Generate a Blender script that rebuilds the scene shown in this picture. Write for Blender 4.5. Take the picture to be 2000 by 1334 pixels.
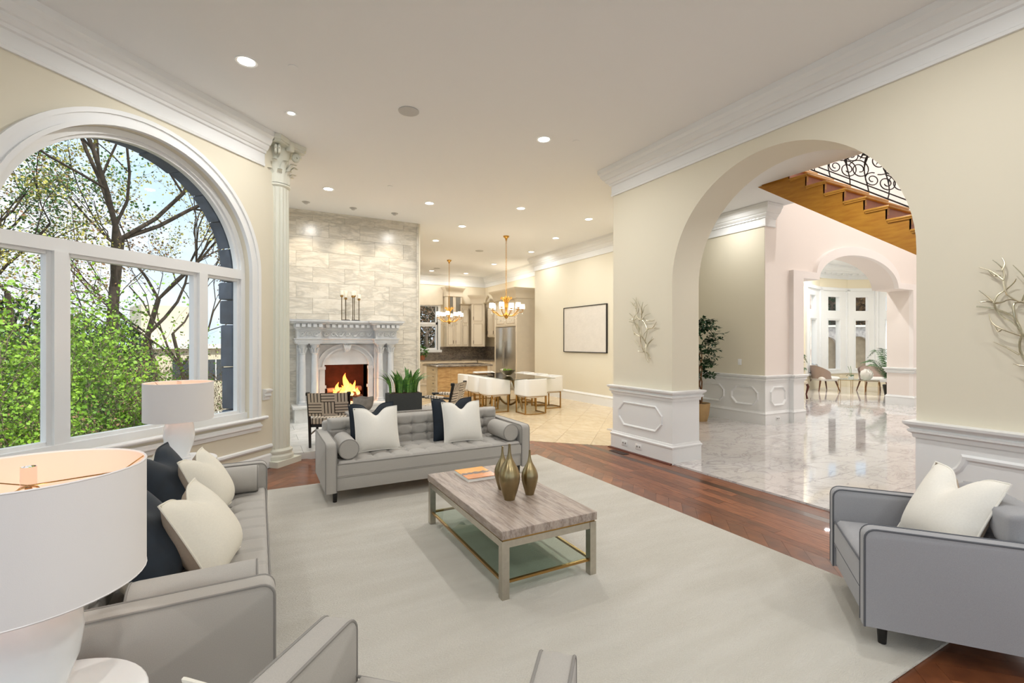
import bpy, bmesh, math, random
from mathutils import Vector, Matrix
random.seed(7)
sc = bpy.context.scene
for o in list(bpy.data.objects): bpy.data.objects.remove(o, do_unlink=True)
COL = sc.collection
PI = math.pi
V = Vector
# ------------------------------------------------------------------ camera
CH = 1.6
TH = math.atan(495/920)
cam_d = bpy.data.cameras.new('camera'); cam = bpy.data.objects.new('camera', cam_d); COL.objects.link(cam)
cam.location = (0, 0, CH); cam.rotation_euler = (PI/2, 0, -TH)
cam_d.sensor_width = 36; cam_d.lens = 920/2000*36; cam_d.shift_y = 0.0005
cam_d.clip_start = 0.05; cam_d.clip_end = 300
sc.camera = cam
# ------------------------------------------------------------------ view, sky, sun
sc.view_settings.view_transform = 'Standard'; sc.view_settings.look = 'None'
sc.view_settings.gamma = 1.0; sc.view_settings.use_curve_mapping = False
sc.view_settings.exposure = 0.7
SKY = .8
CAN_W = 17.5
SUN = 3.0
wd = bpy.data.worlds.new('sky'); sc.world = wd; wd.use_nodes = True
wn = wd.node_tree.nodes; wl = wd.node_tree.links; wn.clear()
wo = wn.new('ShaderNodeOutputWorld'); wb = wn.new('ShaderNodeBackground')
wt = wn.new('ShaderNodeTexCoord'); wz = wn.new('ShaderNodeTexNoise'); wr = wn.new('ShaderNodeValToRGB')
wz.inputs['Scale'].default_value = 3.2; wz.inputs['Detail'].default_value = 6; wz.inputs['Roughness'].default_value = .6
wr.color_ramp.elements[0].position = .38; wr.color_ramp.elements[0].color = (.60, .78, .95, 1)
wr.color_ramp.elements[1].position = .62; wr.color_ramp.elements[1].color = (.94, .97, 1, 1)
wl.new(wt.outputs['Generated'], wz.inputs['Vector']); wl.new(wz.outputs['Fac'], wr.inputs['Fac'])
wl.new(wr.outputs['Color'], wb.inputs['Color']); wb.inputs['Strength'].default_value = SKY
wl.new(wb.outputs[0], wo.inputs[0])
sd = bpy.data.lights.new('sun', 'SUN'); so = bpy.data.objects.new('sun', sd); COL.objects.link(so)
sd.energy = SUN; sd.angle = .02; sd.color = (1, .95, .86)
so.rotation_euler = V((-.45, .62, -1.0)).to_track_quat('-Z', 'Y').to_euler(); so.location = (0, 0, 30)

# ------------------------------------------------------------------ materials
MATS = {}
def srgb(c):
    return tuple(((x/255)/12.92 if x/255 <= .04045 else (((x/255)+.055)/1.055)**2.4) for x in c)
def M(name, rgb, rough=.5, metal=0, var=0., vs=8, bump=0., bs=60, rnd=0., spec=.5, coat=0, stretch=None, emit=0, sheen=0, rgb2=None):
    """principled material: rgb in 0-255; var mixes toward rgb2 (or darker) by noise; rnd varies value per object"""
    if name in MATS: return MATS[name]
    m = bpy.data.materials.new(name); m.use_nodes = True; MATS[name] = m
    nt = m.node_tree; N = nt.nodes; L = nt.links; p = N['Principled BSDF']
    c = srgb(rgb); p.inputs['Base Color'].default_value = (*c, 1)
    p.inputs['Roughness'].default_value = rough; p.inputs['Metallic'].default_value = metal
    p.inputs['Specular IOR Level'].default_value = spec
    p.inputs['Coat Weight'].default_value = coat
    p.inputs['Sheen Weight'].default_value = sheen
    if emit:
        p.inputs['Emission Color'].default_value = (*c, 1); p.inputs['Emission Strength'].default_value = emit
    geo = N.new('ShaderNodeNewGeometry'); mp = N.new('ShaderNodeMapping')
    L.new(geo.outputs['Position'], mp.inputs['Vector'])
    if stretch: mp.inputs['Scale'].default_value = stretch
    src = mp.outputs['Vector']
    oi = N.new('ShaderNodeObjectInfo')
    col = None
    if rnd:
        add = N.new('ShaderNodeVectorMath'); add.operation = 'ADD'
        ml = N.new('ShaderNodeMath'); ml.operation = 'MULTIPLY'; ml.inputs[1].default_value = 37.0
        L.new(oi.outputs['Random'], ml.inputs[0]); L.new(ml.outputs[0], add.inputs[1]); L.new(src, add.inputs[0]); src = add.outputs[0]
    if var:
        nz = N.new('ShaderNodeTexNoise'); nz.inputs['Scale'].default_value = vs; nz.inputs['Detail'].default_value = 5
        L.new(src, nz.inputs['Vector'])
        rp = N.new('ShaderNodeValToRGB'); rp.color_ramp.elements[0].position = .3; rp.color_ramp.elements[1].position = .7
        c2 = srgb(rgb2) if rgb2 else tuple(x*(1-var) for x in c)
        rp.color_ramp.elements[0].color = (*c2, 1); rp.color_ramp.elements[1].color = (*c, 1)
        L.new(nz.outputs['Fac'], rp.inputs['Fac']); col = rp.outputs['Color']
    if rnd:
        hs = N.new('ShaderNodeHueSaturation')
        mr = N.new('ShaderNodeMapRange'); mr.inputs['To Min'].default_value = 1-rnd; mr.inputs['To Max'].default_value = 1+rnd
        L.new(oi.outputs['Random'], mr.inputs['Value']); L.new(mr.outputs['Result'], hs.inputs['Value'])
        if col: L.new(col, hs.inputs['Color'])
        else: hs.inputs['Color'].default_value = (*c, 1)
        col = hs.outputs['Color']
    if col: L.new(col, p.inputs['Base Color'])
    if bump:
        nb = N.new('ShaderNodeTexNoise'); nb.inputs['Scale'].default_value = bs; nb.inputs['Detail'].default_value = 3
        L.new(src, nb.inputs['Vector'])
        bp = N.new('ShaderNodeBump'); bp.inputs['Strength'].default_value = bump; bp.inputs['Distance'].default_value = .01
        L.new(nb.outputs['Fac'], bp.inputs['Height']); L.new(bp.outputs['Normal'], p.inputs['Normal'])
    return m
def marble(name, base, vein, vein2=None, rough=.15, scale=1.6, stretch=(1, 1, 1), thr=.5, wid=.09, rnd=.03, bump=0, coat=0, vs=.6, dist=1.0):
    """veined stone: ridged noise veins on a clouded base, shifted per piece"""
    m = bpy.data.materials.new(name); m.use_nodes = True; MATS[name] = m
    nt = m.node_tree; N = nt.nodes; L = nt.links; p = N['Principled BSDF']
    p.inputs['Roughness'].default_value = rough; p.inputs['Coat Weight'].default_value = coat
    geo = N.new('ShaderNodeNewGeometry'); oi = N.new('ShaderNodeObjectInfo')
    mp = N.new('ShaderNodeMapping'); mp.inputs['Scale'].default_value = stretch
    L.new(geo.outputs['Position'], mp.inputs['Vector'])
    ml = N.new('ShaderNodeMath'); ml.operation = 'MULTIPLY'; ml.inputs[1].default_value = 23.0
    L.new(oi.outputs['Random'], ml.inputs[0])
    ad = N.new('ShaderNodeVectorMath'); ad.operation = 'ADD'; L.new(mp.outputs[0], ad.inputs[0]); L.new(ml.outputs[0], ad.inputs[1])
    def nz(sc_, det, dist):
        n = N.new('ShaderNodeTexNoise'); n.inputs['Scale'].default_value = sc_; n.inputs['Detail'].default_value = det
        n.inputs['Distortion'].default_value = dist; n.inputs['Roughness'].default_value = .62; L.new(ad.outputs[0], n.inputs['Vector']); return n
    a = nz(scale, 9, dist); b = nz(scale*2.7, 7, dist*.7); cl = nz(scale*.7, 5, .3)
    def ridge(n, t, w):
        r = N.new('ShaderNodeValToRGB'); e = r.color_ramp.elements
        e[0].position = t-w; e[0].color = (0, 0, 0, 1); e[1].position = t+w; e[1].color = (0, 0, 0, 1)
        k = e.new(t); k.color = (1, 1, 1, 1); L.new(n.outputs['Fac'], r.inputs['Fac']); return r
    ra = ridge(a, thr, wid*.6); rb = ridge(b, thr-.03, wid*.5)
    m1 = N.new('ShaderNodeMix'); m1.data_type = 'RGBA'
    c0 = srgb(base); c1 = srgb(vein); c2 = srgb(vein2 or vein)
    m1.inputs[6].default_value = (*c0, 1); m1.inputs[7].default_value = (*tuple((x*.6+y*.4) for x, y in zip(c0, c2)), 1)
    L.new(cl.outputs['Fac'], m1.inputs[0])
    m2 = N.new('ShaderNodeMix'); m2.data_type = 'RGBA'
    hv = N.new('ShaderNodeMath'); hv.operation = 'MULTIPLY'; hv.inputs[1].default_value = vs; L.new(ra.outputs['Color'], hv.inputs[0]); L.new(hv.outputs[0], m2.inputs[0])
    L.new(m1.outputs[2], m2.inputs[6]); m2.inputs[7].default_value = (*c1, 1)
    m3 = N.new('ShaderNodeMix'); m3.data_type = 'RGBA'
    h = N.new('ShaderNodeMath'); h.operation = 'MULTIPLY'; h.inputs[1].default_value = vs*.7; L.new(rb.outputs['Color'], h.inputs[0])
    L.new(h.outputs[0], m3.inputs[0]); L.new(m2.outputs[2], m3.inputs[6]); m3.inputs[7].default_value = (*c2, 1)
    hs = N.new('ShaderNodeHueSaturation'); mr = N.new('ShaderNodeMapRange')
    mr.inputs['To Min'].default_value = 1-rnd; mr.inputs['To Max'].default_value = 1+rnd
    L.new(oi.outputs['Random'], mr.inputs['Value']); L.new(mr.outputs['Result'], hs.inputs['Value'])
    L.new(m3.outputs[2], hs.inputs['Color']); L.new(hs.outputs['Color'], p.inputs['Base Color'])
    if bump:
        bp = N.new('ShaderNodeBump'); bp.inputs['Strength'].default_value = bump; bp.inputs['Distance'].default_value = .01
        L.new(b.outputs['Fac'], bp.inputs['Height']); L.new(bp.outputs['Normal'], p.inputs['Normal'])
    return m
def glassmat(name, tint=(1, 1, 1), refl=.08, rough=.01):
    """thin architectural glass: mostly straight-through, a little mirror"""
    m = bpy.data.materials.new(name); m.use_nodes = True; MATS[name] = m
    N = m.node_tree.nodes; L = m.node_tree.links; N.clear()
    o = N.new('ShaderNodeOutputMaterial'); t = N.new('ShaderNodeBsdfTransparent'); g = N.new('ShaderNodeBsdfGlossy')
    f = N.new('ShaderNodeFresnel'); f.inputs['IOR'].default_value = 1.45; mx = N.new('ShaderNodeMixShader')
    t.inputs['Color'].default_value = (*tint, 1); g.inputs['Roughness'].default_value = rough
    k = N.new('ShaderNodeMath'); k.operation = 'MULTIPLY'; k.inputs[1].default_value = refl/.04
    gb = N.new('ShaderNodeNewGeometry'); iv = N.new('ShaderNodeMath'); iv.operation = 'SUBTRACT'; iv.inputs[0].default_value = 1.0; L.new(gb.outputs['Backfacing'], iv.inputs[1])
    k2 = N.new('ShaderNodeMath'); k2.operation = 'MULTIPLY'; k2.use_clamp = True; L.new(k.outputs[0], k2.inputs[0]); L.new(iv.outputs[0], k2.inputs[1])
    L.new(f.outputs[0], k.inputs[0]); L.new(k2.outputs[0], mx.inputs[0]); L.new(t.outputs[0], mx.inputs[1]); L.new(g.outputs[0], mx.inputs[2])
    L.new(mx.outputs[0], o.inputs[0]); return m
def emitmat(name, rgb, s):
    m = bpy.data.materials.new(name); m.use_nodes = True; MATS[name] = m
    p = m.node_tree.nodes['Principled BSDF']; c = srgb(rgb)
    p.inputs['Base Color'].default_value = (*c, 1); p.inputs['Emission Color'].default_value = (*c, 1); p.inputs['Emission Strength'].default_value = s
    return m
WALL = M('cream_paint', (229, 222, 202), .75, bump=.03, bs=220)
WALLP = M('blush_paint', (238, 228, 220), .75, bump=.03, bs=220)
CEIL = M('ceiling_paint', (238, 238, 237), .85)
TRIM = M('white_trim_paint', (238, 239, 238), .45)
PLAS = M('plaster_white', (226, 226, 212), .6, bump=.05, bs=80)
WOODF = M('brazilian_cherry', (150, 92, 58), .36, var=.5, vs=9, rgb2=(98, 54, 32), rnd=.34, stretch=(9, .9, 1), coat=.08, bump=.02, bs=40)
WOODD = M('cherry_diagonal', (142, 86, 52), .3, var=.5, vs=6, rgb2=(98, 54, 32), rnd=.28, coat=.25)
WDARK = M('dark_inlay_strip', (84, 48, 28), .3, var=.3, vs=8, rnd=.12, coat=.25, stretch=(9, .9, 1))
SHOE = M('cherry_shoe_mould', (92, 40, 22), .35)
MARB = marble('hall_marble', (226, 222, 219), (150, 142, 142), (186, 178, 178), rough=.06, scale=1.5, stretch=(1, 1.8, 1), wid=.045, coat=.4, vs=.55)
MARBE = M('marble_edge', (232, 231, 226), .25, var=.1, vs=10)
TRAV = marble('dining_travertine', (226, 208, 176), (204, 180, 144), (216, 194, 158), rough=.2, scale=1.5, stretch=(1.8, 1, 1), wid=.12, rnd=.06)
FMARB = marble('fireplace_floor_marble', (226, 225, 220), (196, 194, 188), (210, 208, 202), rough=.22, scale=1.6, wid=.08, rnd=.03)
WMARB = marble('chimney_breast_marble', (224, 219, 207), (164, 160, 150), (190, 180, 162), rough=.22, scale=1.3, stretch=(.8, 1, 2.8), wid=.12, rnd=.04, vs=.55, dist=.8)
CARV = marble('carved_grey_marble', (212, 213, 212), (182, 184, 186), (196, 198, 200), rough=.4, scale=1.2, wid=.12, rnd=.01, vs=.35, dist=.5)
SOFA = M('grey_linen', (178, 174, 167), .9, var=.12, vs=320, bump=.12, bs=900, sheen=.15)
PIPE = M('grey_welt', (140, 137, 132), .9)
CHAIR = M('blue_grey_tweed', (162, 163, 167), .9, var=.14, vs=330, bump=.12, bs=900, sheen=.15)
CPIPE = M('charcoal_welt', (92, 94, 99), .9)
NAVY = M('navy_velvet', (13, 30, 44), .75, var=.4, vs=14, sheen=.06, bump=.06, bs=400)
CREAM = M('cream_linen', (232, 227, 212), .9, var=.05, vs=120, bump=.12, bs=520)
IVORY = M('ivory_linen', (238, 235, 226), .9, var=.05, vs=120, bump=.12, bs=520)
BEIGE = M('beige_linen', (196, 178, 158), .9, var=.08, vs=120, bump=.1, bs=520)
BLACKW = M('black_wood', (24, 22, 21), .35)
RUG = M('ivory_wool', (228, 224, 213), 1., var=.1, vs=2.2, stretch=(.6, 2.6, 1), bump=1., bs=150, sheen=.1, rgb2=(216, 211, 198))
NICK = M('brushed_nickel', (196, 190, 178), .32, 1., var=.12, vs=30)
BRASS = M('aged_brass', (172, 136, 82), .3, 1.)
GOLD = M('gilt_metal', (196, 150, 74), .32, 1.)
BRONZ = M('champagne_bronze', (164, 148, 112), .28, 1., var=.3, vs=7)
SGOLD = M('silver_gold_leaf', (206, 200, 176), .34, 1., var=.2, vs=40)
STONE = marble('silver_travertine', (158, 140, 126), (104, 88, 78), (196, 184, 174), rough=.45, scale=3.0, stretch=(4.5, .45, 2), wid=.16, bump=.25, vs=.6, dist=.25)
STEDGE = M('travertine_edge', (176, 170, 162), .6, var=.3, vs=60, bump=.4, bs=110)
GLASS = glassmat('window_glass', (.99, 1, 1), .05)
GGLASS = glassmat('green_shelf_glass', (.86, .93, .89), .035)
DGLASS = glassmat('smoked_table_glass', (.62, .65, .62), .12)
ACRYL = glassmat('acrylic', (.92, .9, .87), .1)
SHADE = M('white_linen_shade', (236, 233, 231), .9, bump=.04, bs=500)
SHADEI = M('peach_shade_lining', (244, 216, 200), .8)
CERAM = M('white_glazed_ceramic', (238, 242, 244), .2)
LACQ = M('white_lacquer', (236, 236, 234), .3)
IRON = M('black_iron', (26, 22, 20), .5)
STAIRW = M('honey_oak', (192, 138, 48), .35, var=.35, vs=5, rgb2=(170, 112, 34), stretch=(1, 1, 5))
TREADW = M('cherry_riser', (164, 96, 62), .35, var=.25, vs=6)
CABP = M('glazed_cream_cabinet', (228, 216, 194), .5, var=.05, vs=6)
CABL = M('cabinet_glaze_line', (176, 156, 128), .6)
GRAN = marble('fantasy_granite', (112, 100, 88), (58, 52, 48), (176, 164, 148), rough=.1, scale=3.2, stretch=(1, 1, 2), wid=.14)
TRVB = M('honey_travertine', (212, 176, 122), .5, var=.3, vs=7, rgb2=(180, 138, 86), stretch=(1, 1, 3), bump=.2, bs=30)
STEEL = M('stainless_steel', (196, 194, 190), .28, 1., var=.06, vs=20)
LEATH = M('white_leather', (240, 238, 233), .5, bump=.03, bs=160)
TERRA = M('tan_clay', (188, 156, 108), .7, var=.15, vs=10)
SOIL = M('bark_mulch', (78, 58, 42), 1., var=.5, vs=30, bump=.8, bs=60)
LEAFD = M('ficus_leaf', (44, 84, 44), .45, var=.4, vs=9, rgb2=(26, 56, 30))
SANSG = M('snake_plant_leaf', (112, 158, 62), .4, var=.5, vs=14, rgb2=(48, 98, 44), rnd=.2, stretch=(1, 1, 4))
SLATE = M('charcoal_fibre_clay', (62, 64, 62), .8, var=.15, vs=60)
BOWL = M('grey_petrified_bowl', (164, 156, 146), .6, var=.4, vs=14, bump=.3, bs=30)
WOODB = M('walnut', (112, 66, 38), .4, var=.3, vs=8)
MAHOG = M('mahogany', (96, 40, 24), .3, var=.3, vs=8)
WHITEU = M('white_boucle', (236, 232, 226), .95, bump=.2, bs=300)
TAUPEU = M('taupe_velvet', (170, 150, 138), .85)
CANV = M('white_plaster_canvas', (226, 220, 210), .8, var=.06, vs=5, bump=.5, bs=14)
WAX = M('ivory_wax', (246, 240, 222), .5)
CAN = emitmat('lit_downlight_lens', (255, 250, 238), 9)
GRIL = M('grey_speaker_grille', (196, 194, 190), .8)
BULB = emitmat('warm_lit_glass_shade', (255, 244, 224), 1.5)
CRYST = glassmat('cut_crystal', (.95, .95, .95), .5)
BARK = M('tree_bark', (78, 66, 54), .95, var=.5, vs=10, rgb2=(42, 35, 29))
BARKL = M('pale_twig', (150, 132, 116), .95, var=.4, vs=10)
LEAF1 = M('bright_spring_leaf', (150, 190, 48), .55, var=.6, vs=1.6, rgb2=(86, 132, 30))
LEAF2 = M('yellow_catkin_leaf', (216, 204, 108), .6, var=.5, vs=1.2, rgb2=(160, 158, 66))
LEAF3 = M('mid_green_leaf', (84, 136, 46), .55, var=.6, vs=1.4, rgb2=(44, 84, 32))
LEAF4 = M('dark_evergreen_leaf', (40, 78, 44), .6, var=.5, vs=2, rgb2=(24, 50, 30))
LEAF5 = M('russet_bud', (150, 112, 82), .7, var=.5, vs=2, rgb2=(112, 92, 60))
LITTER = M('leaf_litter_ground', (122, 92, 66), 1., var=.6, vs=2.5, rgb2=(66, 60, 38), bump=1, bs=9)
BSTONE = M('blue_grey_stone', (104, 116, 132), .9, var=.45, vs=5, rnd=.22, bump=.9, bs=12)
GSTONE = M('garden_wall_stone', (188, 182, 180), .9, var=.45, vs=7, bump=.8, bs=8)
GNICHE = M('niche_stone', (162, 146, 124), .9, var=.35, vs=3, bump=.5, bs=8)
STUCCO = M('pale_stucco', (226, 216, 190), .9)
ROOFT = M('far_roof', (150, 146, 140), .9)
WINDK = M('far_window_glass', (60, 70, 78), .15)
FBRICK = M('sooty_firebrick', (70, 30, 22), .95, var=.5, vs=9, bump=.4, bs=12)
LOGM = M('log_bark', (120, 78, 60), .95, var=.6, vs=12, rgb2=(50, 30, 24), bump=.8, bs=30)

# ------------------------------------------------------------------ mesh builder
class B:
    def __init__(s): s.v = []; s.f = []
    def add(s, vs, fs):
        k = len(s.v); s.v += [tuple(p) for p in vs]; s.f += [tuple(i+k for i in f) for f in fs]; return s
    def box(s, x0, y0, z0, x1, y1, z1):
        return s.add([(x0, y0, z0), (x1, y0, z0), (x1, y1, z0), (x0, y1, z0), (x0, y0, z1), (x1, y0, z1), (x1, y1, z1), (x0, y1, z1)],
                     [(0, 3, 2, 1), (4, 5, 6, 7), (0, 1, 5, 4), (1, 2, 6, 5), (2, 3, 7, 6), (3, 0, 4, 7)])
    def rbox(s, x0, y0, z0, x1, y1, z1, r=.02, seg=3):
        bm = bmesh.new(); bmesh.ops.create_cube(bm, size=1)
        for v in bm.verts: v.co = V(((x0+x1)/2+v.co.x*(x1-x0), (y0+y1)/2+v.co.y*(y1-y0), (z0+z1)/2+v.co.z*(z1-z0)))
        bmesh.ops.bevel(bm, geom=bm.edges[:], offset=r, segments=seg, profile=.5, affect='EDGES')
        bm.verts.index_update(); s.add([v.co[:] for v in bm.verts], [[v.index for v in f.verts] for f in bm.faces]); bm.free(); return s
    def ring_faces(s, n, rows, k0, closed=True, flip=False):
        for i in range(rows-1):
            for j in range(n if closed else n-1):
                a = k0+i*n+j; b = k0+i*n+(j+1) % n; q = (a, b, b+n, a+n)
                s.f.append(q[::-1] if flip else q)
    def lathe(s, prof, seg=20, c=(0, 0, 0), caps=True):
        k = len(s.v)
        for r, z in prof:
            for j in range(seg):
                a = 2*PI*j/seg; s.v.append((c[0]+r*math.cos(a), c[1]+r*math.sin(a), c[2]+z))
        s.ring_faces(seg, len(prof), k)
        if caps:
            s.f.append(tuple(k+j for j in range(seg))[::-1]); s.f.append(tuple(k+(len(prof)-1)*seg+j for j in range(seg)))
        return s
    def tube(s, pts, r, seg=6, caps=True):
        pts = [V(p) for p in pts]; n = len(pts)
        rs = r if isinstance(r, (list, tuple)) else [r]*n
        k = len(s.v); up = None
        for i, p in enumerate(pts):
            t = (pts[min(i+1, n-1)]-pts[max(i-1, 0)])
            if t.length < 1e-9: t = V((0, 0, 1))
            t.normalize()
            if up is None:
                up = V((0, 0, 1)) if abs(t.z) < .9 else V((1, 0, 0))
            a = t.cross(up)
            if a.length < 1e-6: a = t.cross(V((0, 1, 0)))
            a.normalize(); b = a.cross(t).normalized(); up = b
            for j in range(seg):
                an = 2*PI*j/seg; q = p+(a*math.cos(an)+b*math.sin(an))*rs[i]; s.v.append(q[:])
        s.ring_faces(seg, n, k, flip=True)
        if caps:
            s.f.append(tuple(k+j for j in range(seg))); s.f.append(tuple(k+(n-1)*seg+j for j in range(seg))[::-1])
        return s
    def cyl(s, p0, p1, r0, r1=None, seg=12): return s.tube([p0, p1], [r0, r1 if r1 is not None else r0], seg)
    def prism(s, poly, O, U, W, Nn, t):
        O, U, W, Nn = V(O), V(U), V(W), V(Nn); n = len(poly); k = len(s.v)
        for q in (0, t):
            for a, b in poly: s.v.append((O+U*a+W*b+Nn*q)[:])
        s.f.append(tuple(k+i for i in range(n))); s.f.append(tuple(k+n+i for i in range(n))[::-1])
        for i in range(n): j = (i+1) % n; s.f.append((k+j, k+i, k+n+i, k+n+j))
        return s
    def run(s, p0, p1, prof, nrm):
        """moulding profile [(out,up)] extruded from p0 to p1; out along nrm"""
        p0, p1, nrm = V(p0), V(p1), V(nrm).normalized()
        return s.prism(prof, p0, nrm, (0, 0, 1), (p1-p0).normalized(), (p1-p0).length)
    def grid(s, fn, nu, nv, cu=False, cv=False):
        k = len(s.v)
        for i in range(nu):
            for j in range(nv): s.v.append(tuple(fn(i/(nu if cu else nu-1), j/(nv if cv else nv-1))))
        for i in range(nu if cu else nu-1):
            for j in range(nv if cv else nv-1):
                i2 = (i+1) % nu; j2 = (j+1) % nv
                s.f.append((k+i*nv+j, k+i2*nv+j, k+i2*nv+j2, k+i*nv+j2))
        return s
    def frame(s, O, U, W, Nn, poly, w, h):
        """raised moulding ring round a polygon drawn in the U,W plane"""
        n = len(poly); O, U, W, Nn = V(O), V(U), V(W), V(Nn); k = len(s.v)
        P = [V((a, b, 0)) for a, b in poly]
        area = sum(P[i].x*P[(i+1) % n].y-P[(i+1) % n].x*P[i].y for i in range(n))
        sg = 1 if area > 0 else -1
        for off, hh in ((0, 0), (w*.3, h), (w*.7, h*.75), (w, 0)):
            for i in range(n):
                e0 = (P[i]-P[i-1]).normalized(); e1 = (P[(i+1) % n]-P[i]).normalized()
                n0 = V((-e0.y, e0.x, 0))*sg; n1 = V((-e1.y, e1.x, 0))*sg
                mm = (n0+n1); mm = mm/max(.3, mm.length_squared)*2
                q = P[i]+mm*off; s.v.append((O+U*q.x+W*q.y+Nn*hh)[:])
        s.ring_faces(n, 4, k)
        return s
def mk(name, b, mat, parent=None, smooth=True, ang=38):
    me = bpy.data.meshes.new(name); me.from_pydata(b.v, [], b.f); me.materials.append(mat)
    bm = bmesh.new(); bm.from_mesh(me); bmesh.ops.recalc_face_normals(bm, faces=bm.faces); bm.to_mesh(me); bm.free()
    if smooth:
        me.polygons.foreach_set('use_smooth', [True]*len(me.polygons))
        try: me.set_sharp_from_angle(angle=math.radians(ang))
        except Exception: pass
    o = bpy.data.objects.new(name, me); COL.objects.link(o)
    if parent: o.parent = parent
    return o
def mkraw(name, vs, fs, mat, parent=None):
    me = bpy.data.meshes.new(name); me.from_pydata(vs, [], fs); me.materials.append(mat)
    o = bpy.data.objects.new(name, me); COL.objects.link(o)
    if parent: o.parent = parent
    return o
def tag(o, label, cat, group=None, kind=None):
    o['label'] = label; o['category'] = cat
    if group: o['group'] = group
    if kind: o['kind'] = kind
    return o
def struct(o): o['kind'] = 'structure'; return o
def thing(name, label, cat, loc=(0, 0, 0), rz=0, group=None, rot=None):
    o = bpy.data.objects.new(name, None); COL.objects.link(o); o.empty_display_size = .1
    o.location = loc; o.rotation_euler = rot if rot else (0, 0, rz)
    return tag(o, label, cat, group)
KIDS = {}
def kids(o): return [c for c in bpy.data.objects if c.parent == o]
def copy_tree(o, loc=None, rz=None, label=None, parent=None):
    c = o.copy(); COL.objects.link(c)
    if parent is not None: c.parent = parent
    for ch in list(o.children): copy_tree(ch, parent=c)
    if loc is not None: c.location = loc
    if rz is not None: c.rotation_euler = (0, 0, rz)
    if label: c['label'] = label
    return c
def piece(name, me, loc, scale, rz, parent):
    o = bpy.data.objects.new(name, me); COL.objects.link(o); o.parent = parent
    o.location = loc; o.scale = scale; o.rotation_euler = (0, 0, rz); return o
def unit_mesh(name, mat, cham=0.0):
    b = B()
    if cham:
        c = .5-cham
        b.add([(-.5, -.5, 0), (.5, -.5, 0), (.5, .5, 0), (-.5, .5, 0), (-.5, -.5, .8), (.5, -.5, .8), (.5, .5, .8), (-.5, .5, .8), (-c, -c, 1), (c, -c, 1), (c, c, 1), (-c, c, 1)],
              [(0, 3, 2, 1), (8, 9, 10, 11), (0, 1, 5, 4), (1, 2, 6, 5), (2, 3, 7, 6), (3, 0, 4, 7), (4, 5, 9, 8), (5, 6, 10, 9), (6, 7, 11, 10), (7, 4, 8, 11)])
    else: b.box(-.5, -.5, 0, .5, .5, 1)
    me = bpy.data.meshes.new(name); me.from_pydata(b.v, [], b.f); me.materials.append(mat); return me
def arc(cx, cz, r, a0, a1, n, rz=None):
    return [(cx+r*math.cos(a0+(a1-a0)*i/n), cz+(rz or r)*math.sin(a0+(a1-a0)*i/n)) for i in range(n+1)]
def ray(px, d):
    """plan point seen at photo column px at depth d"""
    k = (px-1000)/920
    return V((d*(math.sin(TH)+k*math.cos(TH)), d*(math.cos(TH)-k*math.sin(TH)), 0))
W_ = V((math.sqrt(.5), math.sqrt(.5), 0)); NRM = V((-math.sqrt(.5), math.sqrt(.5), 0))   # window wall: along / outwards
def sn(s, n, z=0): return W_*s+NRM*n+V((0, 0, z))

def mould(b, path, prof, side=1, closed=False):
    """sweep profile [(out,z)] along a plan polyline with mitred corners; out goes left (side=1) or right of travel"""
    n = len(path); P = [V((a, c)) for a, c in path]; k0 = len(b.v); m = len(prof)
    for i in range(n):
        e1 = (P[(i+1) % n]-P[i]) if (closed or i < n-1) else (P[i]-P[i-1])
        e0 = (P[i]-P[i-1]) if (closed or i > 0) else e1
        e0 = e0.normalized(); e1 = e1.normalized()
        n0 = V((-e0.y, e0.x))*side; n1 = V((-e1.y, e1.x))*side
        mm = n0+n1; mm = mm*(2/max(.25, mm.length_squared))
        for o, z in prof: q = P[i]+mm*o; b.v.append((q.x, q.y, z))
    for i in range(n if closed else n-1):
        for j in range(m):
            a = k0+i*m+j; c = k0+i*m+(j+1) % m; i2 = (i+1) % n
            b.f.append((a, c, k0+i2*m+(j+1) % m, k0+i2*m+j))
    if not closed:
        b.f.append(tuple(k0+j for j in range(m))); b.f.append(tuple(k0+(n-1)*m+j for j in range(m))[::-1])
    return b
def wallpoly(b, p0, p1, z0, z1, t, side=1):
    """straight wall slab from plan p0 to p1, thickness t to the given side"""
    p0 = V((*p0, 0)); p1 = V((*p1, 0)); u = (p1-p0).normalized(); nn = V((-u.y, u.x, 0))*side; L = (p1-p0).length
    return b.prism([(0, z0), (L, z0), (L, z1), (0, z1)], p0, u, (0, 0, 1), nn, t)
C = 4.22; XR = 4.75; XR2 = 5.25; NW = 4.70; YF = 10.2
AY0, AY1, ASP, AR = 1.83, 4.42, 2.365, 1.295; AYC = (AY0+AY1)/2
# ================================================================== SETTING
# ceiling over living, dining, kitchen
b = B()
e = sn(5.15, 5.05)
poly = [(XR2, -3.4), (-4.4, -3.4), (-4.4, 2.25), (e.x, e.y), (-.15, 10.9), (2.4, 10.9), (2.4, 17.8), (8.5, 17.8), (8.5, 12.55), (7.95, 12.55), (7.95, 8.4), (XR2+.15, 5.2)]
b.prism(poly, (0, 0, C), (1, 0, 0), (0, 1, 0), (0, 0, 1), .2)
struct(mk('ceiling', b, CEIL, smooth=False))
b = B()
b.box(XR2, -1.3, C+.003, 7.4, 8.3, C+.2); b.box(7.4, 4.98, C+.003, 8.9, 8.3, C+.2); b.prism([(8.9, 5.72), (8.9, 8.3), (12.6, 8.4), (15.2, 9.95), (16.5, 10.2), (18.0, 9.5), (19.6, 8.6), (20.4, 7.3), (17.9, 5.72)], (0, 0, C+.003), (1, 0, 0), (0, 1, 0), (0, 0, 1), .2)
struct(mk('ceiling_hall', b, CEIL, smooth=False))
b = B()
b.box(7.2, -1.6, 7.6, 16.4, 6.1, 7.8)
struct(mk('ceiling_stairwell', b, CEIL, smooth=False))
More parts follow.
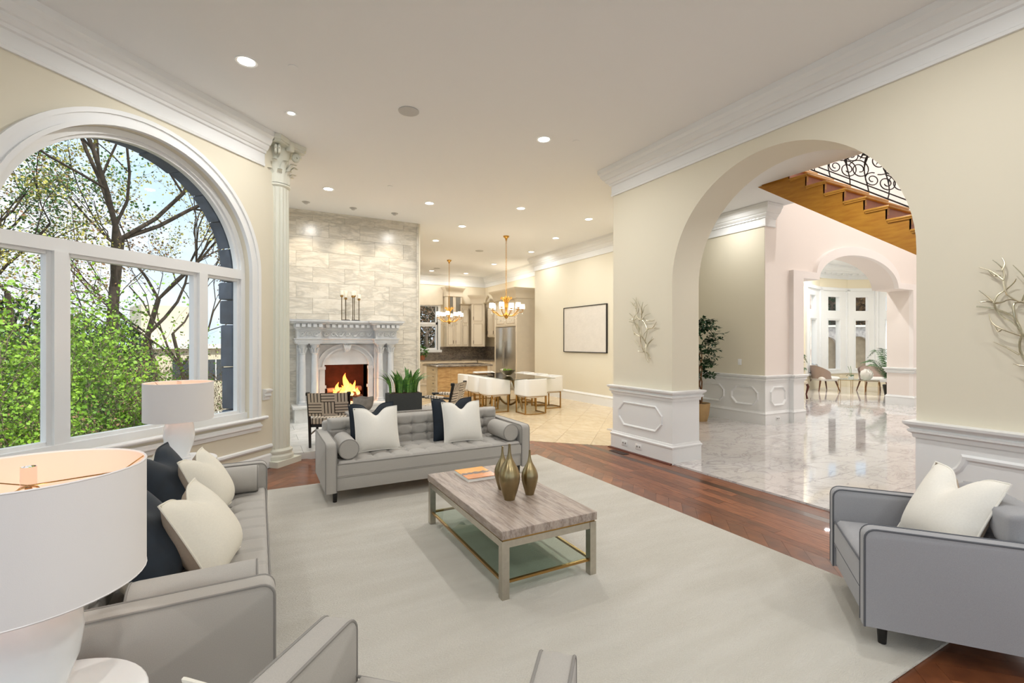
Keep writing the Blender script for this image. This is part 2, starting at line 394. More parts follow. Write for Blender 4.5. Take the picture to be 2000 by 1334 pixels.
# right wall with the big arch
b = B()
pl = [(-3.3, 0), (AY0, 0)]+arc(AYC, ASP, AR, PI, 0, 40)+[(AY1, 0), (5.58, 0), (5.58, C), (-3.3, C)]
b.prism(pl, (XR, 0, 0), (0, 1, 0), (0, 0, 1), (1, 0, 0), XR2-XR)
struct(mk('wall_right', b, WALL, smooth=True, ang=20))
# window wall with arched opening
WC, WR, WSP, WSILL = 3.37, 1.19, 2.41, .66
b = B(); WT = .2
pl = [(-.95, WSILL), (WC-WR, WSILL)]+arc(WC, WSP, WR, PI, 0, 44)+[(WC+WR, WSILL), (5.12, WSILL), (5.12, C), (-.95, C)]
O = sn(0, NW)
b.prism(pl, O, W_, (0, 0, 1), NRM, WT)
b.prism([(-.95, 0), (5.12, 0), (5.12, WSILL), (-.95, WSILL)], O, W_, (0, 0, 1), NRM, WT)
struct(mk('wall_left', b, WALL, smooth=True, ang=20))
# far-left wall and back wall with tall window openings (behind the camera)
b = B()
for y0, y1 in ((-3.4, -2.6), (-.2, .3), (2.2, 2.75)): b.box(-4.35, y0, 0, -4.05, y1, C)
b.box(-4.35, -3.4, 3.4, -4.05, 2.7, C); b.box(-4.35, -3.4, 0, -4.05, 2.7, .35)
struct(mk('wall_side', b, WALL, smooth=False))
b = B()
for x0, x1 in ((-4.35, -3.9), (-1.5, -1.0), (1.6, 2.1), (4.4, 4.75)): b.box(x0, -3.4, 0, x1, -3.1, C)
b.box(-4.35, -3.4, 3.5, 4.75, -3.1, C); b.box(-4.35, -3.4, 0, 4.75, -3.1, .3)
struct(mk('wall_back', b, WALL, smooth=False))
# alcove wall by the fireplace, with a french-door opening
b = B(); b.box(-.2, 7.1, 0, .02, 7.5, C); b.box(-.2, 9.75, 0, .02, 10.9, C); b.box(-.2, 7.5, 3.2, .02, 9.75, C)
struct(mk('wall_alcove', b, WALL, smooth=False))
# dining / kitchen walls
b = B(); b.box(7.63, 8.7, 0, 7.95, 12.67, C); wallpoly(b, (XR2, 5.3), (7.95, 8.85), 0, C, .1, -1)
struct(mk('wall_dining', b, WALL, smooth=False))
b = B(); b.box(8.15, 12.67, 0, 8.45, 17.75, C); b.box(7.7, 12.55, 0, 8.45, 12.67, C)
KW0, KW1, KZ0, KZ1 = 5.28, 6.12, 1.28, 3.0
b.box(2.4, 17.45, 0, KW0, 17.75, C); b.box(KW1, 17.45, 0, 8.45, 17.75, C); b.box(KW0, 17.45, 0, KW1, 17.75, KZ0); b.box(KW0, 17.45, KZ1, KW1, 17.75, C)
b.box(2.4, 10.9, 0, 2.6, 17.5, C)
struct(mk('wall_kitchen', b, M('kitchen_cream', (232, 220, 196), .7), smooth=False))
# hall walls
b = B(); b.box(8.5, 5.63, 0, 8.8, 8.3, C); b.box(7.5, 8.1, 0, 8.8, 8.3, C); wallpoly(b, (XR2, 5.2), (8.3, 8.9), 0, C, .1, -1)
struct(mk('wall_hall', b, M('hall_cream', (226, 219, 198), .75), smooth=False))
# hall wall with shouldered arch (faces the camera), two storeys tall
OX0, OX1, OZ = 9.6, 14.2, 2.88
b = B()
pl = [(8.505, 0), (OX0, 0), (OX0, OZ), (10.16, OZ)]+arc(11.81, OZ, 1.65, PI, 0, 36, .63)[1:-1]+[(13.47, OZ), (OX1, OZ), (OX1, 0), (16.4, 0), (16.4, 7.7), (8.505, 7.7)]
b.prism(pl, (0, 5.62, 0), (1, 0, 0), (0, 0, 1), (0, 1, 0), .47)
struct(mk('wall_far', b, WALLP, smooth=True, ang=20))
b = B(); b.box(16.1, -1.4, 0, 16.4, 5.7, 7.7); b.box(XR2, -1.6, 0, 16.4, -1.3, 7.7); b.box(7.2, -1.4, C+.2, 7.4, 6, 7.7); b.box(7.2, 5.7, C+.2, 8.6, 6, 7.7)
struct(mk('wall_stairwell', b, WALLP, smooth=False))
# archivolt and pilaster trims of the far arch
b = B()
for rr0, rr1, t in ((0, .2, .05),):
    inn = [(OX0, 0), (OX0, OZ), (10.16, OZ)]+arc(11.81, OZ, 1.65, PI, 0, 36, .63)[1:-1]+[(13.47, OZ), (OX1, OZ), (OX1, 0)]
    out = [(OX0-.34, 0), (OX0-.34, OZ+.14), (10.06, OZ+.14)]+arc(11.81, OZ+.14, 1.74, PI, 0, 36, .68)[1:-1]+[(13.56, OZ+.14), (OX1+.16, OZ+.14), (OX1+.16, 0)]
    k = len(b.v)
    for q in (0, -.09):
        for a, z in inn: b.v.append((a, 5.62+q, z))
        for a, z in out: b.v.append((a, 5.62+q, z))
    n = len(inn); m = 2*n
    for i in range(n-1):
        b.f.append((k+m+i, k+m+i+1, k+m+n+i+1, k+m+n+i)); b.f.append((k+i, k+m+i, k+m+i+1, k+i+1)); b.f.append((k+n+i, k+n+i+1, k+m+n+i+1, k+m+n+i))
struct(mk('trim_1', b, M('blush_white_trim', (242, 235, 230), .6), smooth=True, ang=20))
# ---- floors
b = B(); b.prism([(XR, -3.2), (-4.2, -3.2), (-4.2, 2.5), (sn(5.1, 4.8).x, sn(5.1, 4.8).y), (.35, 7.05), (3.5, 7.05), (4.85, 5.6), (XR, 5.58)], (0, 0, -.2), (1, 0, 0), (0, 1, 0), (0, 0, 1), .188)
FLOOR = struct(mk('floor', b, SHOE, smooth=False))
um = unit_mesh('plank_border', WOODF); umd = unit_mesh('plank_inlay', WDARK); umx = unit_mesh('plank_diagonal', WOODD)
rw = .1045; x = XR-.005-rw/2; row = 0
while x > 3.72:
    y = -1.2-random.random()*.8
    while y < 6.6:
        L = random.uniform(.55, 1.35); y2 = min(y+L, 9.7-x+.72 if x < 4.7 else 5.62)
        if y2 <= y+.03: break
        piece('plank', umd if row == 2 else um, (x, (y+y2)/2, -.012), (rw-.0016, y2-y-.0016, .012+random.uniform(-.0004, .0004)), 0, FLOOR)
        y += L
    x -= rw; row += 1
bx = x+rw/2   # border inner edge
def hb_ok(cx, cy):
    if cx > bx-.02 or cx < -3.9 or cy < -2.2: return False
    if cy-cx > 6.5 or cx+cy > 10.3 or cy > 6.98: return False
    if -.45 < cx < 3.2 and 1.35 < cy < 5.4: return False     # wholly under the rug
    if cy < -.5 or (cx < 1.9 and cy < 3.6) or cx < -1.4: return False
    return True
# herringbone field at 45 degrees
hl, hw = .6, .12; cnt = 0
s2 = math.sqrt(.5)
for i in range(-70, 70):
    for j in range(-14, 14):
        # blocks of herringbone: in rotated (p,q) frame
        for k in (0, 1):
            if k == 0: p = i*hw+j*2*hl*.5*2; q = i*hw; lp, lq = hl, hw; p0, q0 = p, q
            else: p = i*hw+j*2*hl*.5*2+hl; q = i*hw+hw-hl; lp, lq = hw, hl; p0, q0 = p, q
            pc, qc = p0+lp/2, q0+lq/2
            cx, cy = (pc-qc)*s2, (pc+qc)*s2+2
            if hb_ok(cx, cy) and cnt < 290:
                ra = PI/4
                piece('plank', umx, (cx, cy, -.012), (lp-.0015, lq-.0015, .012), ra, FLOOR); cnt += 1
# hall marble
b = B(); b.box(XR2-.5, -1.3, -.2, 16.3, 5.9, -.004); b.box(XR2, 5.58, -.2, 23, 14, -.005)
FH = struct(mk('floor_hall', b, MARBE, smooth=False))
ut = unit_mesh('marble_tile', MARB); T = .61
for i in range(0, 22):
    for j in range(-3, 11):
        cx = 4.99+T/2+i*T; cy = .05+T/2+j*T
        if cy > 5.75 and (cx < 9.4 and not (5.3 < cx < 8.5 and cy < 7.9)): continue
        if cy > 6.3 and cx > 9.3 and cx < 9.3: continue
        if cx > 14.4 and cy < 5.4: continue
        piece('tile', ut, (cx, cy, -.004), (T-.003, T-.003, .022), 0, FH)
for i in range(0, 9):
    piece('edge_tile', ut, (4.87, -.8+.31+i*.622, -.004), (.235, .618, .022), 0, FH)
ut2 = unit_mesh('bay_tile', MARB)
b = B()
for i in range(0, 10):
    for j in range(0, 8):
        cx = 11.0+i*1.22; cy = 6.76+.61+j*1.22
        if cx > 22: continue
        b.box(cx-.608, cy-.608, 0, cx+.608, cy+.608, .018)
o = mk('far_tile', b, MARB, FH, smooth=False); o['kind'] = 'stuff'
# dining travertine on the diagonal
b = B(); b.prism([(4.85, 5.6), (3.35, 7.08), (3.35, 10.9), (2.5, 10.9), (2.5, 17.5), (8.2, 17.5), (8.2, 12.6), (7.7, 12.6), (7.7, 8.7), (5.3, 5.4)], (0, 0, -.2), (1, 0, 0), (0, 1, 0), (0, 0, 1), .19)
FD = struct(mk('floor_dining', b, M('grout_beige', (190, 172, 142), .8), smooth=False))
uv = unit_mesh('travertine_tile', TRAV); T = .56; cnt = 0
s_0 = 10.44*s2
for i in range(0, 24):
    for j in range(-14, 16):
        q = s_0+T/2+i*T; p = j*T+.1
        cx, cy = (q-p)*s2, (q+p)*s2
        if cy > 14.6 or cx > 8.0 or cx < 3.4 or (cy > 7.0 and cx < 3.4): continue
        if cx > 7.9 and cy < 12.6: continue
        if cy < 5.6 or (cx-5.25)*1.3 > (cy-5.3)+.3 and cy < 8.7: continue
        piece('tile', uv, (cx, cy, -.01), (T-.004, T-.004, .01), PI/4, FD); cnt += 1
# raised marble platform by the fireplace
b = B(); b.prism([(-.1, 7.3), (.1, 7.02), (3.35, 7.02), (3.35, 10.3), (-.1, 10.3)], (0, 0, -.2), (1, 0, 0), (0, 1, 0), (0, 0, 1), .275)
FP = struct(mk('floor_fireplace', b, M('platform_white', (226, 225, 220), .3), smooth=False))
uf = unit_mesh('platform_tile', FMARB)
for j in range(7):
    for i in range(6):
        cx = .18+i*.72+(.36 if j % 2 else 0); cy = 7.02+.24+j*.475
        if cx > 3.1: continue
        piece('tile', uf, (cx, cy, .07), (.716, .471, .02), 0, FP)
# ---- crown mouldings
CR = [(0, 3.81), (.022, 3.81), (.027, 3.835), (.018, 3.845), (.018, 3.96), (.04, 3.968), (.045, 3.995), (.06, 4.0), (.085, 4.03), (.09, 4.052), (.11, 4.06), (.135, 4.1), (.14, 4.13), (.165, 4.16), (.17, C), (0, C)]
struct(mk('trim_2', mould(B(), [(XR, -3.1), (XR, 5.58), (XR2+.3, 5.58)], CR), TRIM, ang=25))
p0 = sn(-.9, NW); p1 = sn(4.78, NW)
struct(mk('trim_3', mould(B(), [(p1.x, p1.y), (p0.x, p0.y), (-4.05, -3.0)], CR), TRIM, ang=25))
struct(mk('trim_4', mould(B(), [(7.63, 8.75), (7.63, 12.67), (8.15, 12.67), (8.15, 17.45), (2.6, 17.45)], CR), TRIM, ang=25))
b = mould(B(), [(8.8, 5.62), (8.5, 5.62), (8.5, 8.1)], CR, side=1)
struct(mk('trim_5', b, TRIM, ang=25))
b = B()
for i in range(26): b.box(8.45, 5.72+i*.075, 3.965, 8.48, 5.76+i*.075, 4.0)
o = mk('trim_6', b, TRIM, smooth=False); struct(o)
# ---- chair rails, baseboards, panels
RAIL = [(0, .82), (.018, .82), (.024, .855), (.045, .868), (.047, .885), (.03, .893), (.04, .905), (.068, .93), (.072, .95), (.03, .958), (0, .958)]
BASE = [(0, 0), (.024, 0), (.024, .2), (.032, .21), (.034, .228), (.02, .24), (.012, .262), (0, .265)]
SH = [(0, 0), (.04, 0), (.036, .014), (.024, .02), (0, .02)]
pier = [(XR, AY1), (XR, 5.58), (XR2, 5.58), (XR2, AY1)]
b = mould(B(), pier, RAIL, 1, True); struct(mk('trim_7', b, TRIM, ang=25))
struct(mk('baseboard_pier', mould(B(), pier, BASE, 1, True), TRIM, ang=25))
struct(mk('trim_8', mould(B(), [(XR-.02, AY1-.02), (XR-.02, 5.6), (XR+.1, 5.6)], SH), SHOE))
near = [(XR2, -1.2), (XR2, AY0), (XR, AY0), (XR, -3.1)]
struct(mk('trim_9', mould(B(), near, RAIL, -1), TRIM, ang=25))
struct(mk('baseboard_right', mould(B(), near, BASE, -1), TRIM, ang=25))
# white wainscot skins (lower wall is painted trim white)
b = B(); mould(b, pier, [(0, .02), (.004, .02), (.004, .84), (0, .84)], 1, True); struct(mk('trim_10', b, TRIM, smooth=False))
b = B(); mould(b, near, [(0, .02), (.004, .02), (.004, .84), (0, .84)], -1); struct(mk('trim_11', b, TRIM, smooth=False))
def octo(a0, a1, z0, z1, c): return [(a0+c, z0), (a1-c, z0), (a1, z0+c), (a1, z1-c), (a1-c, z1), (a0+c, z1), (a0, z1-c), (a0, z0+c)]
def scoop2(a0, a1, z0, z1, c):
    P = []
    for cx, cz, s0, s1 in ((a0, z0, 90, 0), (a1, z0, 180, 90), (a1, z1, 270, 180), (a0, z1, 360, 270)):
        for q in range(6):
            t = math.radians(s0+(s1-s0)*q/5); P.append((cx+c*math.cos(t), cz+c*math.sin(t)))
    return P
b = B(); b.frame((XR-.004, 0, 0), (0, 1, 0), (0, 0, 1), (-1, 0, 0), octo(4.58, 5.46, .37, .73, .12), .035, .016)
struct(mk('trim_12', b, TRIM, ang=20))
b = B(); b.frame((XR-.004, 0, 0), (0, 1, 0), (0, 0, 1), (-1, 0, 0), scoop2(-.9, 1.72, .3, .74, .17), .05, .02)
struct(mk('trim_13', b, TRIM, ang=20))
hallp = [(OX0, 6.05), (OX0, 5.53), (OX0-.34, 5.53), (OX0-.34, 5.62), (8.5, 5.62), (8.5, 8.1)]
struct(mk('trim_14', mould(B(), hallp, RAIL, 1), TRIM, ang=25)); struct(mk('baseboard_hall', mould(B(), hallp, BASE, 1), TRIM, ang=25))
b = B(); mould(b, hallp, [(0, .02), (.004, .02), (.004, .84), (0, .84)], 1); struct(mk('trim_15', b, TRIM, smooth=False))
b = B()
for y0, y1 in ((5.75, 6.35), (6.5, 7.15), (7.3, 7.9)): b.frame((8.496, 0, 0), (0, 1, 0), (0, 0, 1), (-1, 0, 0), octo(y0, y1, .36, .74, .12), .04, .03)
b.frame((0, 5.616, 0), (1, 0, 0), (0, 0, 1), (0, -1, 0), octo(8.64, 9.14, .36, .74, .1), .04, .03)
struct(mk('trim_16', b, TRIM, ang=20))
rj = [(OX1+.16, 5.62), (OX1+.16, 5.53), (OX1, 5.53), (OX1, 6.09), (OX1+.8, 6.09)]
struct(mk('trim_17', mould(B(), rj[::-1], RAIL, -1), TRIM, ang=25)); struct(mk('baseboard_far', mould(B(), rj[::-1], BASE, -1), TRIM, ang=25))
struct(mk('baseboard_dining', mould(B(), [(7.63, 8.75), (7.63, 12.67)], BASE, 1), TRIM, ang=25))
# window wall: sill, apron, panel mould, base and rail return
p0 = sn(-.9, NW); p1 = sn(4.9, NW); p2 = sn(4.86, NW)
SILL = [(0, .635), (.05, .635), (.06, .65), (.06, .662), (.05, .675), (0, .675)]
APR = [(0, .5), (.02, .5), (.025, .54), (.045, .555), (.045, .57), (.02, .58), (.015, .6), (0, .6)]
a0 = sn(1.9, NW); a1 = sn(4.80, NW); a2 = sn(4.72, NW)
struct(mk('trim_18', mould(B(), [(a1.x, a1.y), (a0.x, a0.y)], SILL, 1), TRIM, ang=25))
struct(mk('trim_19', mould(B(), [(a2.x, a2.y), (a0.x, a0.y)], APR, 1), TRIM, ang=25))
P2 = [(0, .25), (.02, .25), (.032, .27), (.028, .29), (.012, .3), (0, .3)]
struct(mk('trim_20', mould(B(), [(p1.x, p1.y), (p0.x, p0.y)], P2, 1), TRIM, ang=25))
struct(mk('baseboard_left', mould(B(), [(p1.x, p1.y), (p0.x, p0.y)], [(0, 0), (.02, 0), (.02, .16), (.008, .18), (0, .18)], 1), TRIM, ang=25))
b = B(); q0 = sn(4.86, NW); q1 = sn(4.76, NW)
mould(b, [(q0.x, q0.y), (q1.x, q1.y)], [(r, z+.05) for r, z in RAIL], 1)
struct(mk('trim_21', b, TRIM, ang=25))
# ---- arched window: frame, mullions, panes, casing
WIN = bpy.data.objects.new('window_1', None); COL.objects.link(WIN); struct(WIN)
def ring2d(r0, r1, zb, n=44):
    """closed band between two stilted arches, as quads: list of (inner, outer) points"""
    I = [(WC-r0, zb)]+arc(WC, WSP, r0, PI, 0, n)+[(WC+r0, zb)]
    Q = [(WC-r1, zb)]+arc(WC, WSP, r1, PI, 0, n)+[(WC+r1, zb)]
    return I, Q
def band(b, r0, r1, n0, n1, zb):
    I, Q = ring2d(r0, r1, zb); n = len(I); k = len(b.v)
    for P in (I, Q):
        for nn in (n0, n1):
            for s, z in P: b.v.append((W_*s+NRM*nn+V((0, 0, z)))[:])
    g = lambda a, i: k+a*n+i
    for i in range(n-1):
        b.f += [(g(0, i), g(0, i+1), g(2, i+1), g(2, i)), (g(1, i), g(1, i+1), g(3, i+1), g(3, i)), (g(0, i), g(0, i+1), g(1, i+1), g(1, i)), (g(2, i), g(2, i+1), g(3, i+1), g(3, i))]
    return b
b = B(); band(b, 1.19, 1.225, NW-.05, NW, .675); band(b, 1.225, 1.29, NW-.03, NW, .675); band(b, 1.29, 1.33, NW-.045, NW, .675)
mk('casing', b, TRIM, WIN, ang=25)
b = B(); band(b, 1.13, 1.188, NW+.06, NW+.18, .70); band(b, 1.10, 1.13, NW+.09, NW+.15, .70)
for s0 in (0,): b.prism([(WC-1.19, .662), (WC+1.19, .662), (WC+1.19, .745), (WC-1.19, .745)], sn(0, NW+.03), W_, (0, 0, 1), NRM, .17)
mk('window_frame', b, TRIM, WIN, ang=25)
b = B(); b.prism([(WC-1.13, WSP-.055), (WC+1.13, WSP-.055), (WC+1.13, WSP+.055), (WC-1.13, WSP+.055)], sn(0, NW+.05), W_, (0, 0, 1), NRM, .12)
mk('transom_bar', b, TRIM, WIN, smooth=False)
for s0 in (WC-.68, WC+.62):
    b = B(); b.prism([(s0-.05, .74), (s0+.05, .74), (s0+.05, WSP-.05), (s0-.05, WSP-.05)], sn(0, NW+.04), W_, (0, 0, 1), NRM, .14)
    mk('mullion', b, TRIM, WIN, smooth=False)
    for sg in (-1, 1):
        b = B(); b.prism([(s0+sg*.05, .74), (s0+sg*.085, .74), (s0+sg*.085, WSP-.05), (s0+sg*.05, WSP-.05)], sn(0, NW+.08), W_, (0, 0, 1), NRM, .07); mk('sash_stile', b, TRIM, WIN, smooth=False)
for s0, s1 in ((WC-1.11, WC-.76), (WC-.60, WC+.54), (WC+.70, WC+1.11)):
    for zz in (.745, WSP-.085):
        b = B(); b.prism([(s0, zz), (s1, zz), (s1, zz+.03), (s0, zz+.03)], sn(0, NW+.08), W_, (0, 0, 1), NRM, .07); mk('sash_rail', b, TRIM, WIN, smooth=False)
    b = B(); b.prism([(s0, .74), (s1, .74), (s1, WSP-.05), (s0, WSP-.05)], sn(0, NW+.115), W_, (0, 0, 1), NRM, .006); mk('pane', b, GLASS, WIN, smooth=False)
b = B(); b.prism([(WC-1.11, WSP+.05)]+arc(WC, WSP, 1.11, PI, 0, 40)[1:-1]+[(WC+1.11, WSP+.05)], sn(0, NW+.115), W_, (0, 0, 1), NRM, .006); mk('pane', b, GLASS, WIN, smooth=False)
# outside stone surround (right jamb and arch head)
ST = bpy.data.objects.new('trim_22', None); COL.objects.link(ST); struct(ST)
z = -1.2; i = 0
while z < WSP:
    hh = random.choice((.22, .3, .42, .52)); d = random.uniform(.0, .05)
    z1 = min(z+hh, WSP)
    b = B(); b.rbox(0, 0, 0, .5, .17+random.uniform(0, .05), z1-z-.012, .02, 2)
    o = mk('stone', b, BSTONE, ST); P = sn(WC+1.13+random.uniform(-.015, .02), NW+.205, z); o.location = P; o.rotation_euler = (0, 0, PI/4)
    z = z1
for q in range(11):
    a0 = PI*q/11; a1 = PI*(q+1)/11-.012
    r0 = 1.13+random.uniform(-.01, .015)
    pl = arc(WC, WSP, r0, a0, a1, 3)+arc(WC, WSP, 1.6, a1, a0, 3)
    b = B(); b.prism(pl, sn(0, NW+.205), W_, (0, 0, 1), NRM, .17+random.uniform(-.02, .03)); mk('stone', b, BSTONE, ST, smooth=False)
# ================================================================== COLUMN
cc = sn(5.06, NW+.06)
col_ = thing('fluted_column', 'white fluted half column with leafy capital at the end of the window wall', 'column', (cc.x, cc.y, 0), PI/4)
b = B(); b.box(-.21, -.21, 0, .21, .21, .075)
mk('plinth', b, PLAS, col_, smooth=False)
b = B(); b.lathe([(.2, .075), (.205, .1), (.2, .125), (.185, .135), (.18, .15), (.19, .17), (.188, .19), (.175, .2), (.165, .215)], 40); mk('base_ring', b, PLAS, col_)
def flute(u, v):
    a = 2*PI*u; z = .21+v*(3.63-.21); k = (a*20/(2*PI)) % 1.0
    r = .158-.014*v-(.013*math.sin(PI*k)**.7 if .12 < v*1.0+.12 and .012 < v < .985 else 0)
    return (r*math.cos(a), r*math.sin(a), z)
b = B(); b.grid(flute, 160, 14, cu=True); mk('shaft', b, PLAS, col_, ang=60)
cap = mk('capital', B().lathe([(.15, 3.62), (.166, 3.635), (.166, 3.655), (.14, 3.665), (.138, 3.85), (.145, 4.0), (.165, 4.1), (.17, 4.14)], 32), PLAS, col_)
def leafm(h, w, r0, curl):
    b = B()
    def fn(u, v):
        x = (u-.5)*w*(1-.55*max(0, v-.45)**1.3*1.6)*(1+.08*math.sin(v*30)); z = v*h*(1-.12*max(0, v-.8)*5*max(0, v-.8))
        y = r0+.012*math.cos((u-.5)*PI)+curl*max(0, v-.55)**2*4.5
        if v > .9: z -= (v-.9)*h*1.2
        return (x, -y, z)
    b.grid(fn, 7, 11)
    b.grid(lambda u, v: (lambda p: (p[0], p[1]+.014, p[2]))(fn(u, v)), 7, 11)
    me = bpy.data.meshes.new('leaf'); me.from_pydata(b.v, [], b.f); me.materials.append(PLAS)
    me.polygons.foreach_set('use_smooth', [True]*len(me.polygons)); return me
l1 = leafm(.18, .078, .148, .085); l2 = leafm(.31, .08, .15, .11)
for i in range(10):
    for me, ph, zz in ((l1, 0, 3.665), (l2, .5, 3.665)):
        o = bpy.data.objects.new('acanthus_leaf', me); COL.objects.link(o); o.parent = cap; o.location = (0, 0, zz); o.rotation_euler = (0, 0, 2*PI*(i+ph)/10)
for i in range(4):
    a = PI/4+i*PI/2
    for sg in (-1, 1):
        pts = []
        for t in range(22):
            q = t/21*3.6*PI; rr = .055*(1-t/24)
            pts.append((.232*math.cos(a)-sg*math.sin(a)*.02+rr*math.cos(q)*math.cos(a), .232*math.sin(a)+sg*math.cos(a)*.02+rr*math.cos(q)*math.sin(a), 4.06+rr*math.sin(q)))
        mk('volute', B().tube(pts, .018, 6), PLAS, cap)
b = B()
pl = []
for i in range(4):
    a = PI/4+i*PI/2; c1 = V((math.cos(a), math.sin(a)))*.335; t = V((-math.sin(a), math.cos(a)))
    pl += [tuple(c1-t*.035), tuple(c1+t*.035)]
    am = a+PI/4
    for q in (-.5, 0, .5): rr = .215+.03*abs(q)*2; pl.append((rr*math.cos(am+q*.55), rr*math.sin(am+q*.55)))
b.prism(pl, (0, 0, 4.13), (1, 0, 0), (0, 1, 0), (0, 0, 1), .03)
b.prism([(x*1.06, y*1.06) for x, y in pl], (0, 0, 4.16), (1, 0, 0), (0, 1, 0), (0, 0, 1), C-4.16-.002)
for i in range(4):
    a = i*PI/2; b.rbox(.215*math.cos(a)-.04, .215*math.sin(a)-.04, 4.08, .215*math.cos(a)+.04, .215*math.sin(a)+.04, 4.19, .02, 2)
mk('abacus', b, PLAS, col_, ang=30)

# ================================================================== FIREPLACE
b = B(); b.prism([(.02, 0), (1.155, 0), (1.155, 1.15), (2.015, 1.15), (2.015, 0), (3.12, 0), (3.12, C), (.02, C)], (0, YF+.02, 0), (1, 0, 0), (0, 0, 1), (0, 1, 0), .34)
b.box(.02, YF+.4, 0, 3.12, YF+.7, C); b.box(3.12, YF-.02, 0, 3.16, YF+.7, C)
WF = struct(mk('wall_fireplace', b, M('chimney_return', (226, 218, 198), .7), smooth=False))
uw = bpy.data.meshes.new('wall_tile'); bb = B().box(-.5, 0, -.5, .5, 1, .5); uw.from_pydata(bb.v, [], bb.f); uw.materials.append(WMARB)
tz = .0; r_ = 0; tw, thh = .61, .31
while tz < C-.02:
    z1 = min(tz+thh, C-.06); x = .04-(.305 if r_ % 2 else 0)
    if z1 <= tz: break
    while x < 3.1:
        x0, x1 = max(x, .04), min(x+tw, 3.1)
        if x1-x0 > .03 and not (tz < 1.12 and x1 > 1.15 and x0 < 2.02):
            o = piece('tile', uw, ((x0+x1)/2, YF-random.uniform(0, .0012), (tz+z1)/2), (x1-x0-.003, .022, z1-tz-.003), 0, WF)
        x += tw
    tz += thh; r_ += 1
b = B(); b.run((.03, YF, 0), (3.12, YF, 0), [(0, C-.075), (.012, C-.075), (.02, C-.05), (.035, C-.03), (.04, C-.001), (0, C-.001)], (0, -1, 0)); mk('top_moulding', b, WMARB, WF)
b = B(); b.box(3.085, YF-.02, 0, 3.125, YF+.01, C-.002); mk('edge_bead', b, WMARB, WF)
# hearth
HZ = .39; FX = 1.585
hearth = thing('raised_hearth', 'white marble raised hearth ledge in front of the carved fireplace', 'hearth', (FX, 9.85, .09))
b = B(); b.box(-1.0, -.27, 0, 1.3, .345, HZ-.09-.05); mk('riser', b, FMARB, hearth, smooth=False)
b = B(); b.rbox(-1.03, -.3, HZ-.09-.05, 1.33, .345, HZ-.09, .008, 2); mk('slab', b, FMARB, hearth)
FPL = thing('fireplace_mantel', 'carved grey marble mantelpiece with paired columns and scroll frieze', 'fireplace', (FX, YF, HZ))
def fp(n, b, **k): return mk(n, b, k.pop('m', CARV), k.pop('p', FPL), **k)
mz = lambda z: z-HZ
# inner surround with arch niche
b = B()
pl = [(-.66, 0), (-.43, 0), (-.43, .75), (.43, .75), (.43, 0), (.66, 0), (.66, 1.2), (-.66, 1.2)]
b.prism(pl, (0, -.12, 0), (1, 0, 0), (0, 0, 1), (0, 1, 0), .12); fp('surround', b, smooth=False)
b = B()
for r0, r1, yy in ((.43, .47, -.175), (.47, .52, -.15), (.52, .56, -.17)):
    I = arc(0, .72, r0, PI, 0, 30, r0*.82); Q = arc(0, .72, r1, PI, 0, 30, r1*.82); k = len(b.v)
    for P in (I, Q):
        for y in (yy, -.12):
            for a, z in P: b.v.append((a, y, z))
    n = 31; g = lambda a, i: k+a*n+i
    for i in range(n-1): b.f += [(g(0, i), g(0, i+1), g(2, i+1), g(2, i)), (g(0, i), g(0, i+1), g(1, i+1), g(1, i)), (g(2, i), g(2, i+1), g(3, i+1), g(3, i))]
fp('arch_moulding', b, ang=25)
for sg in (-1, 1):
    b = B(); b.box(sg*.47-.05, -.16, 0, sg*.47+.05, -.12, .66); b.box(sg*.47-.062, -.175, .66, sg*.47+.062, -.12, .72); b.box(sg*.47-.06, -.17, 0, sg*.47+.06, -.12, .07); b.box(sg*.46-.065, -.165, .28, sg*.46+.065, -.12, .34)
    fp('pilaster', b, smooth=False)
    b = B()
    pts = [(sg*.56+.05*(1-q/26)*math.cos(q*.55), -.135, 1.08+.05*(1-q/26)*math.sin(q*.55)) for q in range(22)]
    b.tube(pts, .011, 6); fp('spandrel_rosette', b)
    b = B(); b.tube([(sg*.6, -.13, .8), (sg*.605, -.13, 1.14), (sg*.2, -.13, 1.165)], .007, 5); fp('spandrel_bead', b)
b = B(); b.prism([(-.05, 0), (.05, 0), (.085, .22), (-.085, .22)], (0, -.21, 1.0), (1, 0, 0), (0, 0, 1), (0, 1, 0), .09); ks = fp('keystone', b, smooth=False)
for q in range(5):
    a = -1+q*.5
    b = B(); b.tube([(a*.02, -.215, 1.02), (a*.045, -.235, 1.08), (a*.06, -.23, 1.14), (a*.075, -.215, 1.17), (a*.06, -.225, 1.19)], [.006, .016, .018, .014, .006], 6); fp('keystone_leaf', b, p=ks)
# paired columns
colx = (-.84, -.63, .63, .84)
for cx in colx:
    b = B(); b.lathe([(.075, 0), (.075, .03), (.07, .04), (.074, .055), (.06, .075), (.058, .09)], 20, (cx, -.33, 0)); b.box(cx-.085, -.415, 0, cx+.085, -.245, .02)
    c = fp('column', B().lathe([(.058, .08), (.06, .3), (.057, .7), (.05, .98)], 24, (cx, -.33, 0)))
    fp('column_base', b, p=c)
    b = B(); b.lathe([(.05, .975), (.06, .985), (.05, 1.0), (.056, 1.06), (.075, 1.13), (.085, 1.16)], 20, (cx, -.33, 0)); b.box(cx-.09, -.42, 1.155, cx+.09, -.24, 1.18)
    for q in range(8):
        a = 2*PI*q/8; r1 = .055
        b.tube([(cx+r1*math.cos(a), -.33+r1*math.sin(a), 1.0), (cx+(r1+.012)*math.cos(a), -.33+(r1+.012)*math.sin(a), 1.06), (cx+(r1+.035)*math.cos(a), -.33+(r1+.035)*math.sin(a), 1.1), (cx+(r1+.03)*math.cos(a), -.33+(r1+.03)*math.sin(a), 1.085)], [.012, .016, .012, .007], 5)
    fp('column_capital', b, p=c)
    b = B()
